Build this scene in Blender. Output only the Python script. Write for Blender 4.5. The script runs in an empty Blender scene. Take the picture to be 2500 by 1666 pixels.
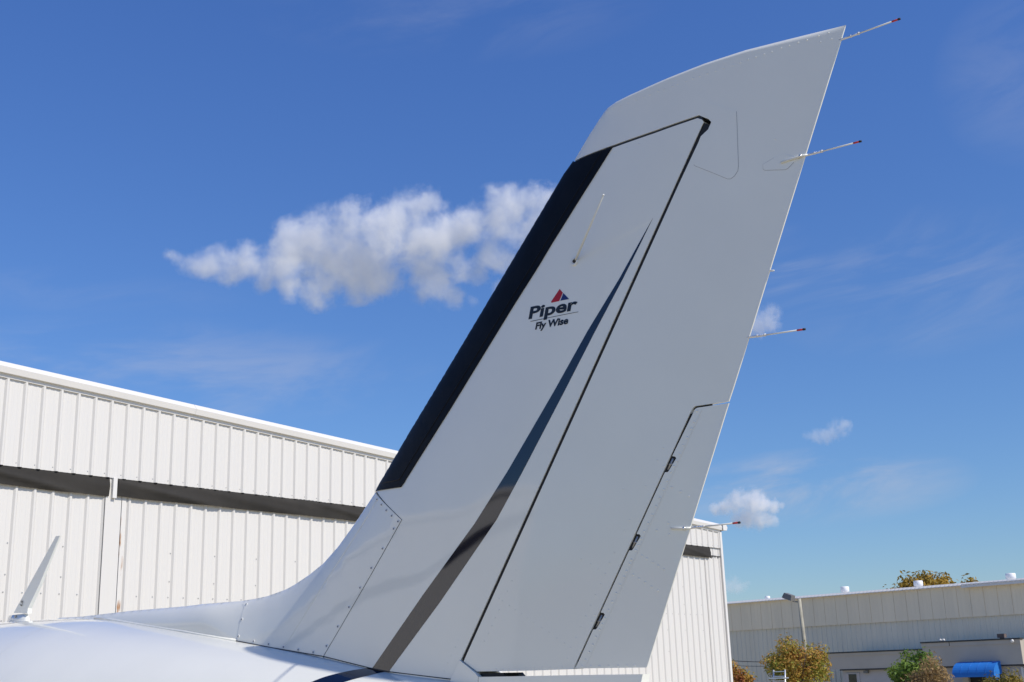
import bpy, bmesh, math, random
import numpy as np
from mathutils import Vector, Matrix, noise
from mathutils.geometry import delaunay_2d_cdt

random.seed(7)
rng = np.random.default_rng(7)
scene = bpy.context.scene
COL = scene.collection
rad = math.radians

# ------------------------------------------------------------------ camera, sky, sun, exposure
# World axes: +X is the nose of the aeroplane, +Y its port side, +Z up, metres.
cam_data = bpy.data.cameras.new('camera')
cam = bpy.data.objects.new('camera', cam_data)
COL.objects.link(cam)
cam_data.sensor_width = 36.0
cam_data.lens = 41.98
cam_data.clip_start = 0.05
cam_data.clip_end = 20000.0
heading, pitch, roll = rad(38.912), rad(15.586), rad(-1.8639)
fwd = Vector((math.sin(heading) * math.cos(pitch), -math.cos(heading) * math.cos(pitch), math.sin(pitch)))
rgt0 = Vector((-math.cos(heading), -math.sin(heading), 0.0))
up0 = rgt0.cross(fwd)
rgt = rgt0 * math.cos(roll) + up0 * math.sin(roll)
upv = -rgt0 * math.sin(roll) + up0 * math.cos(roll)
CAM = Vector((0.0, 2.675, 1.85))
mw = Matrix((rgt, upv, -fwd)).transposed().to_4x4()
mw.translation = CAM
cam.matrix_world = mw
scene.camera = cam

SUN_EL, SUN_SIDE = rad(45.0), rad(4.0)
to_sun = Vector((-math.cos(SUN_SIDE) * math.cos(SUN_EL), -math.sin(SUN_SIDE) * math.cos(SUN_EL), math.sin(SUN_EL)))
world = bpy.data.worlds.new('World')
scene.world = world
world.use_nodes = True
wn, wl = world.node_tree.nodes, world.node_tree.links
wn.clear()
w_out = wn.new('ShaderNodeOutputWorld')
w_bg = wn.new('ShaderNodeBackground')
w_sky = wn.new('ShaderNodeTexSky')
w_sky.sky_type = 'NISHITA'
w_sky.sun_disc = False
w_sky.sun_elevation = SUN_EL
w_sky.sun_rotation = math.atan2(to_sun.x, to_sun.y)
w_sky.altitude = 0.0
w_sky.air_density = 1.1
w_sky.dust_density = 0.2
w_sky.ozone_density = 9.5
w_bg.inputs['Strength'].default_value = 0.108
CIRRUS = [(-35.2, 14.0, 13.0, 2.8, 0.30), (-70.6, 16.8, 8.0, 3.6, 0.24), (-65.0, 7.9, 7.5, 1.9, 0.75), (-64.4, 18.5, 3.0, 1.9, 0.36), (-48.4, 31.0, 12.0, 2.4, 0.10), (-76.5, 25.0, 4.0, 4.0, 0.12), (-30.0, 17.5, 9.0, 1.2, 0.10)]
# colour of the clear air: paler at the horizon, deeper blue with height, the same all round
w_tc = wn.new('ShaderNodeTexCoord')
w_sep = wn.new('ShaderNodeSeparateXYZ')
wl.new(w_tc.outputs['Generated'], w_sep.inputs[0])
def wmath(op, a, b=None, c=None):
    n = wn.new('ShaderNodeMath'); n.operation = op
    for i, q in enumerate((a, b, c)):
        if q is None: continue
        if isinstance(q, (int, float)): n.inputs[i].default_value = q
        else: wl.new(q, n.inputs[i])
    return n.outputs[0]
w_ramp = wn.new('ShaderNodeValToRGB')
w_ramp.color_ramp.elements[0].position, w_ramp.color_ramp.elements[1].position = 0.02, 0.55
w_ramp.color_ramp.elements[0].color = (0.92, 0.955, 0.99, 1)
w_ramp.color_ramp.elements[1].color = (0.88, 1.05, 1.40, 1)
wl.new(w_sep.outputs['Z'], w_ramp.inputs[0])
w_tint = wn.new('ShaderNodeMix'); w_tint.data_type = 'RGBA'; w_tint.blend_type = 'MULTIPLY'; w_tint.inputs[0].default_value = 1.0
wl.new(w_sky.outputs[0], w_tint.inputs[6]); wl.new(w_ramp.outputs[0], w_tint.inputs[7])
# thin high cirrus: streaky noise in drifts at given azimuth / elevation (degrees)
w_az = wmath('MULTIPLY', wmath('ARCTAN2', w_sep.outputs['Y'], w_sep.outputs['X']), 180 / math.pi)
w_el = wmath('MULTIPLY', wmath('ARCSINE', w_sep.outputs['Z']), 180 / math.pi)
mask = None
for az, el, ra, re, amt in CIRRUS:
    dx = wmath('DIVIDE', wmath('SUBTRACT', w_az, az), ra)
    dy = wmath('DIVIDE', wmath('SUBTRACT', w_el, el), re)
    r2 = wmath('ADD', wmath('MULTIPLY', dx, dx), wmath('MULTIPLY', dy, dy))
    m1 = wmath('MULTIPLY', wmath('MAXIMUM', wmath('SUBTRACT', 1.0, r2), 0.0), amt)
    mask = m1 if mask is None else wmath('MAXIMUM', mask, m1)
w_cmb = wn.new('ShaderNodeCombineXYZ')
wl.new(wmath('MULTIPLY', w_az, 0.10), w_cmb.inputs[0]); wl.new(wmath('MULTIPLY_ADD', w_az, 0.05, wmath('MULTIPLY', w_el, 0.33)), w_cmb.inputs[1])
w_n1 = wn.new('ShaderNodeTexNoise')
w_n1.inputs['Scale'].default_value = 1.15
w_n1.inputs['Detail'].default_value = 9.0
w_n1.inputs['Roughness'].default_value = 0.6
w_n1.inputs['Distortion'].default_value = 0.5
wl.new(w_cmb.outputs[0], w_n1.inputs['Vector'])
w_r1 = wn.new('ShaderNodeMapRange'); w_r1.interpolation_type = 'SMOOTHSTEP'
w_r1.inputs[1].default_value, w_r1.inputs[2].default_value = 0.38, 0.74
wl.new(w_n1.outputs[0], w_r1.inputs[0])
w_mix = wn.new('ShaderNodeMix'); w_mix.data_type = 'RGBA'
wl.new(wmath('MULTIPLY', w_r1.outputs[0], wmath('MULTIPLY', mask, 1.0)), w_mix.inputs[0])
wl.new(w_tint.outputs[2], w_mix.inputs[6])
w_mix.inputs[7].default_value = (4.9, 5.1, 5.9, 1)
wl.new(w_mix.outputs[2], w_bg.inputs[0])
wl.new(w_bg.outputs[0], w_out.inputs[0])

sun_data = bpy.data.lights.new('sun', 'SUN')
sun_data.energy = 4.4
sun_data.angle = rad(0.53)
sun_data.color = (1.0, 0.935, 0.83)
sun = bpy.data.objects.new('sun', sun_data)
COL.objects.link(sun)
sun.rotation_euler = to_sun.to_track_quat('Z', 'Y').to_euler()

scene.view_settings.view_transform = 'Standard'
scene.view_settings.look = 'None'
scene.view_settings.gamma = 1.0
scene.view_settings.exposure = 0.0
scene.view_settings.use_curve_mapping = False
scene.render.engine = 'CYCLES'
scene.cycles.use_denoising = True
scene.cycles.volume_bounces = 8
scene.cycles.max_bounces = 14
scene.cycles.volume_max_steps = 256

# ------------------------------------------------------------------ materials
def new_mat(name):
    m = bpy.data.materials.new(name)
    m.use_nodes = True
    return m, m.node_tree.nodes, m.node_tree.links, m.node_tree.nodes['Principled BSDF']

def mat(name, col, rough=0.5, var=0.0, scale=4.0, bump=0.0, bscale=40.0, metal=0.0, coat=0.0, bdist=0.002, spec=0.5, stretch=None, bdetail=4.0):
    m, n, l, b = new_mat(name)
    b.inputs['Base Color'].default_value = (*col, 1)
    b.inputs['Roughness'].default_value = rough
    b.inputs['Metallic'].default_value = metal
    b.inputs['Coat Weight'].default_value = coat
    b.inputs['Coat Roughness'].default_value = 0.04
    b.inputs['Specular IOR Level'].default_value = spec
    tc = n.new('ShaderNodeTexCoord')
    src = tc.outputs['Object']
    if stretch:
        mp = n.new('ShaderNodeMapping'); mp.inputs['Scale'].default_value = stretch
        l.new(src, mp.inputs[0]); src = mp.outputs[0]
    if var > 0:
        t = n.new('ShaderNodeTexNoise'); t.inputs['Scale'].default_value = scale
        t.inputs['Detail'].default_value = 6; t.inputs['Roughness'].default_value = 0.6
        l.new(src, t.inputs['Vector'])
        r = n.new('ShaderNodeValToRGB')
        r.color_ramp.elements[0].position, r.color_ramp.elements[1].position = 0.28, 0.72
        r.color_ramp.elements[0].color = (*[max(0, c * (1 - var)) for c in col], 1)
        r.color_ramp.elements[1].color = (*[min(1, c * (1 + var)) for c in col], 1)
        l.new(t.outputs[0], r.inputs[0]); l.new(r.outputs[0], b.inputs['Base Color'])
    if bump > 0:
        t = n.new('ShaderNodeTexNoise'); t.inputs['Scale'].default_value = bscale
        t.inputs['Detail'].default_value = bdetail
        l.new(src, t.inputs['Vector'])
        bp = n.new('ShaderNodeBump'); bp.inputs['Strength'].default_value = bump
        bp.inputs['Distance'].default_value = bdist
        l.new(t.outputs[0], bp.inputs['Height']); l.new(bp.outputs[0], b.inputs['Normal'])
        l.new(bp.outputs[0], b.inputs['Coat Normal'])
    return m

M_PAINT = mat('white_aircraft_paint', (0.81, 0.80, 0.715), rough=0.28, coat=1.0, var=0.025, scale=3.0, bump=0.35, bscale=2.6, bdist=0.010, bdetail=1.0)
M_NAVY = mat('navy_gloss_paint', (0.0015, 0.003, 0.014), rough=0.4, coat=1.0, bump=0.35, bscale=2.6, bdist=0.010, spec=0.0, bdetail=1.5)
M_NAVY.node_tree.nodes['Principled BSDF'].inputs['Coat IOR'].default_value = 1.78
M_BOOT = mat('black_boot_rubber', (0.006, 0.0065, 0.008), rough=0.32, spec=0.12, var=0.3, scale=9.0, bump=0.5, bscale=14.0, bdist=0.004)
M_BLACK = mat('dark_recess', (0.008, 0.008, 0.008), rough=0.6)  # near-black of small parts, also stands for shade in gaps and recesses
M_LINE = mat('grey_panel_line', (0.30, 0.30, 0.30), rough=0.5)
M_SEAL_GAP = mat('dark_sealant', (0.03, 0.034, 0.04), rough=0.5)  # sealant colour, also used for the shade inside gaps
M_STEEL = mat('bright_steel', (0.72, 0.72, 0.72), rough=0.28, metal=1.0)
M_DSTEEL = mat('weathered_steel', (0.42, 0.41, 0.39), rough=0.40, metal=0.8)
M_ROD = mat('ivory_rod', (0.72, 0.72, 0.66), rough=0.4)
M_RING = mat('pale_screw_ring', (0.80, 0.80, 0.76), rough=0.3)
M_HEAD = mat('grey_screw_head', (0.33, 0.33, 0.33), rough=0.35)
M_RED = mat('red_print', (0.42, 0.008, 0.012), rough=0.3)
M_BLUE = mat('blue_print', (0.012, 0.022, 0.13), rough=0.3)
M_INK = mat('black_print', (0.008, 0.010, 0.012), rough=0.3)
M_TIPRED = mat('red_wick_tip', (0.50, 0.03, 0.02), rough=0.5)
M_WALL = mat('white_ribbed_steel', (0.635, 0.615, 0.575), rough=0.38, var=0.012, scale=1.2, stretch=(1, 6, 0.25), bump=0.10, bscale=1.5, bdist=0.01)
M_TRIM = mat('white_trim_steel', (0.68, 0.66, 0.62), rough=0.35, var=0.02, scale=2.0)
M_CANVAS = mat('charcoal_canvas', (0.024, 0.0215, 0.018), rough=0.9, var=0.3, scale=1.6, bump=0.4, bscale=60.0)
M_ROOF = mat('white_roof_steel', (0.78, 0.78, 0.77), rough=0.4, var=0.04, scale=0.6)
M_UPPER = mat('beige_wall_steel', (0.80, 0.69, 0.50), rough=0.6, var=0.06, scale=0.5, stretch=(3, 3, 0.3))
M_LOWER = mat('grey_wall_steel', (0.68, 0.63, 0.50), rough=0.6, var=0.05, scale=0.5, stretch=(3, 3, 0.3))
M_ANNEX = mat('grey_stucco', (0.47, 0.43, 0.365), rough=0.85, var=0.06, scale=0.7, bump=0.3, bscale=20)
M_ANNEXLO = mat('blue_grey_stucco', (0.48, 0.455, 0.435), rough=0.85, var=0.06, scale=0.7, bump=0.3, bscale=20)
M_COPING = mat('dark_coping', (0.045, 0.045, 0.043), rough=0.6)
M_AWNING = mat('blue_awning_cloth', (0.012, 0.165, 0.54), rough=0.7, var=0.08, scale=2.5)
M_POLE = mat('pale_timber_pole', (0.34, 0.32, 0.25), rough=0.8, var=0.25, scale=3.0)
M_GREYM = mat('grey_fixture_metal', (0.17, 0.165, 0.15), rough=0.5, var=0.1, scale=4)
M_VENT = mat('white_vent_cap', (0.80, 0.79, 0.77), rough=0.45, var=0.04, scale=3)
M_GLASS = mat('dark_glass', (0.035, 0.042, 0.03), rough=0.08, var=0.3, scale=2.0)
M_ALU = mat('ladder_aluminium', (0.62, 0.64, 0.68), rough=0.35, metal=0.6)
M_BARK = mat('grey_bark', (0.16, 0.125, 0.095), rough=0.9, var=0.3, scale=8)
M_CREAM = mat('cream_wall', (0.62, 0.55, 0.42), rough=0.8, var=0.05, scale=1.0)
M_WIRE = mat('black_cable', (0.03, 0.03, 0.03), rough=0.6)

def rust_mat():
    m, n, l, b = new_mat('white_stile_with_rust')
    tc = n.new('ShaderNodeTexCoord')
    mp = n.new('ShaderNodeMapping'); mp.inputs['Scale'].default_value = (9, 9, 2.2); l.new(tc.outputs['Object'], mp.inputs[0])
    t = n.new('ShaderNodeTexNoise'); t.inputs['Scale'].default_value = 1.0; t.inputs['Detail'].default_value = 5; l.new(mp.outputs[0], t.inputs['Vector'])
    r = n.new('ShaderNodeValToRGB')
    r.color_ramp.elements[0].position, r.color_ramp.elements[1].position = 0.54, 0.64
    r.color_ramp.elements[0].color = (0.64, 0.62, 0.58, 1)
    r.color_ramp.elements[1].color = (0.36, 0.19, 0.09, 1)
    l.new(t.outputs[0], r.inputs[0]); l.new(r.outputs[0], b.inputs['Base Color'])
    b.inputs['Roughness'].default_value = 0.6
    return m
M_RUST = rust_mat()

def ground_mat():
    m, n, l, b = new_mat('concrete_apron')
    tc = n.new('ShaderNodeTexCoord')
    t = n.new('ShaderNodeTexNoise'); t.inputs['Scale'].default_value = 0.35; t.inputs['Detail'].default_value = 8; l.new(tc.outputs['Object'], t.inputs['Vector'])
    r = n.new('ShaderNodeValToRGB')
    r.color_ramp.elements[0].position, r.color_ramp.elements[1].position = 0.3, 0.7
    r.color_ramp.elements[0].color = (0.37, 0.325, 0.22, 1)
    r.color_ramp.elements[1].color = (0.49, 0.43, 0.30, 1)
    l.new(t.outputs[0], r.inputs[0]); l.new(r.outputs[0], b.inputs['Base Color'])
    b.inputs['Roughness'].default_value = 0.9
    return m
M_GROUND = ground_mat()

def leaf_mat(name, cols, scale=0.55):
    m, n, l, b = new_mat(name)
    g = n.new('ShaderNodeNewGeometry')
    tc = n.new('ShaderNodeTexCoord')
    t = n.new('ShaderNodeTexNoise'); t.inputs['Scale'].default_value = scale; t.inputs['Detail'].default_value = 3
    l.new(tc.outputs['Object'], t.inputs['Vector'])
    mx = n.new('ShaderNodeMath'); mx.operation = 'MULTIPLY_ADD'; mx.inputs[1].default_value = 0.42
    l.new(g.outputs['Random Per Island'], mx.inputs[0])
    ms = n.new('ShaderNodeMath'); ms.operation = 'MULTIPLY_ADD'; ms.inputs[1].default_value = 1.6; ms.inputs[2].default_value = -0.50
    l.new(t.outputs[0], ms.inputs[0]); l.new(ms.outputs[0], mx.inputs[2])
    r = n.new('ShaderNodeValToRGB')
    els = r.color_ramp.elements
    while len(els) < len(cols): els.new(0.5)
    for i, c in enumerate(cols):
        els[i].position = i / (len(cols) - 1); els[i].color = (*c, 1)
    l.new(mx.outputs[0], r.inputs[0]); l.new(r.outputs[0], b.inputs['Base Color'])
    b.inputs['Roughness'].default_value = 0.6
    b.inputs['Specular IOR Level'].default_value = 0.25
    tr = n.new('ShaderNodeBsdfTranslucent'); l.new(r.outputs[0], tr.inputs[0])
    sh = n.new('ShaderNodeMixShader'); sh.inputs[0].default_value = 0.3
    l.new(b.outputs[0], sh.inputs[1]); l.new(tr.outputs[0], sh.inputs[2])
    l.new(sh.outputs[0], n['Material Output'].inputs[0])
    return m
M_LEAF_FALL = leaf_mat('autumn_myrtle_leaves', [(0.175, 0.228, 0.035), (0.298, 0.298, 0.052), (0.438, 0.280, 0.052), (0.403, 0.193, 0.052), (0.350, 0.123, 0.061)])
M_LEAF_GREEN = leaf_mat('fresh_green_leaves', [(0.052, 0.105, 0.021), (0.123, 0.210, 0.035), (0.210, 0.298, 0.052), (0.280, 0.333, 0.070)])
M_LEAF_BROWN = leaf_mat('brown_seedhead_leaves', [(0.210, 0.158, 0.061), (0.315, 0.210, 0.088), (0.385, 0.263, 0.123), (0.473, 0.333, 0.158)])
M_LEAF_OLIVE = leaf_mat('olive_hedge_leaves', [(0.105, 0.105, 0.021), (0.210, 0.175, 0.035), (0.298, 0.228, 0.044), (0.350, 0.228, 0.052)])
M_LEAF_OAK = leaf_mat('golden_oak_leaves', [(0.158, 0.131, 0.026), (0.298, 0.210, 0.035), (0.385, 0.245, 0.035), (0.438, 0.245, 0.035)], 0.3)

# ------------------------------------------------------------------ mesh helpers
def put(name, mesh, parent=None, loc=None):
    o = bpy.data.objects.new(name, mesh)
    COL.objects.link(o)
    if parent: o.parent = parent
    if loc is not None: o.location = loc
    return o

def mesh_of(name, verts, faces, mats, smooth=False, fmat=None):
    me = bpy.data.meshes.new(name)
    me.from_pydata([tuple(map(float, v)) for v in verts], [], faces)
    for m in (mats if isinstance(mats, (list, tuple)) else [mats]): me.materials.append(m)
    if fmat: me.polygons.foreach_set('material_index', fmat)
    if smooth: me.polygons.foreach_set('use_smooth', [True] * len(me.polygons))
    me.update()
    return me

def tag(o, label=None, cat=None, group=None, kind=None):
    for k, v in (('label', label), ('category', cat), ('group', group), ('kind', kind)):
        if v: o[k] = v
    return o

def empty(name, loc=(0, 0, 0), rz=0.0):
    o = bpy.data.objects.new(name, None)
    o.empty_display_size = 0.3
    COL.objects.link(o); o.location = loc; o.rotation_euler = (0, 0, rz)
    return o

class MB:
    def __init__(s): s.v, s.f, s.m = [], [], []
    def add(s, vs, fs, mi=0):
        b = len(s.v); s.v += [tuple(v) for v in vs]
        s.f += [tuple(i + b for i in f) for f in fs]; s.m += [mi] * len(fs)
    def box(s, a, b, mi=0):
        (x0, y0, z0), (x1, y1, z1) = a, b
        s.add([(x0, y0, z0), (x1, y0, z0), (x1, y1, z0), (x0, y1, z0), (x0, y0, z1), (x1, y0, z1), (x1, y1, z1), (x0, y1, z1)],
              [(0, 3, 2, 1), (4, 5, 6, 7), (0, 1, 5, 4), (1, 2, 6, 5), (2, 3, 7, 6), (3, 0, 4, 7)], mi)
    def tube(s, pts, rads, n=8, mi=0):
        pts = [Vector(p) for p in pts]; vs, fs = [], []
        up = Vector((0, 0, 1))
        for i, p in enumerate(pts):
            t = (pts[min(i + 1, len(pts) - 1)] - pts[max(i - 1, 0)]).normalized()
            a = t.cross(up if abs(t.dot(up)) < 0.95 else Vector((1, 0, 0))).normalized(); b = t.cross(a)
            r = rads[i] if isinstance(rads, (list, tuple)) else rads
            vs += [p + (a * math.cos(2 * math.pi * k / n) + b * math.sin(2 * math.pi * k / n)) * r for k in range(n)]
        for i in range(len(pts) - 1):
            for k in range(n):
                fs.append((i * n + k, i * n + (k + 1) % n, (i + 1) * n + (k + 1) % n, (i + 1) * n + k))
        fs.append(tuple(range(n))[::-1]); fs.append(tuple(range((len(pts) - 1) * n, len(pts) * n)))
        s.add(vs, fs, mi)
    def lathe(s, prof, n=16, c=(0, 0, 0), mi=0):
        vs, fs = [], []
        for r, z in prof:
            vs += [(c[0] + r * math.cos(2 * math.pi * k / n), c[1] + r * math.sin(2 * math.pi * k / n), c[2] + z) for k in range(n)]
        for i in range(len(prof) - 1):
            for k in range(n):
                fs.append((i * n + k, i * n + (k + 1) % n, (i + 1) * n + (k + 1) % n, (i + 1) * n + k))
        fs.append(tuple(range(n))[::-1]); fs.append(tuple(range((len(prof) - 1) * n, len(prof) * n)))
        s.add(vs, fs, mi)
    def mesh(s, name, mats, smooth=False): return mesh_of(name, s.v, s.f, mats, smooth, s.m)
    def build(s, name, mats, parent=None, smooth=False): return put(name, s.mesh(name, mats, smooth), parent)

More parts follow.
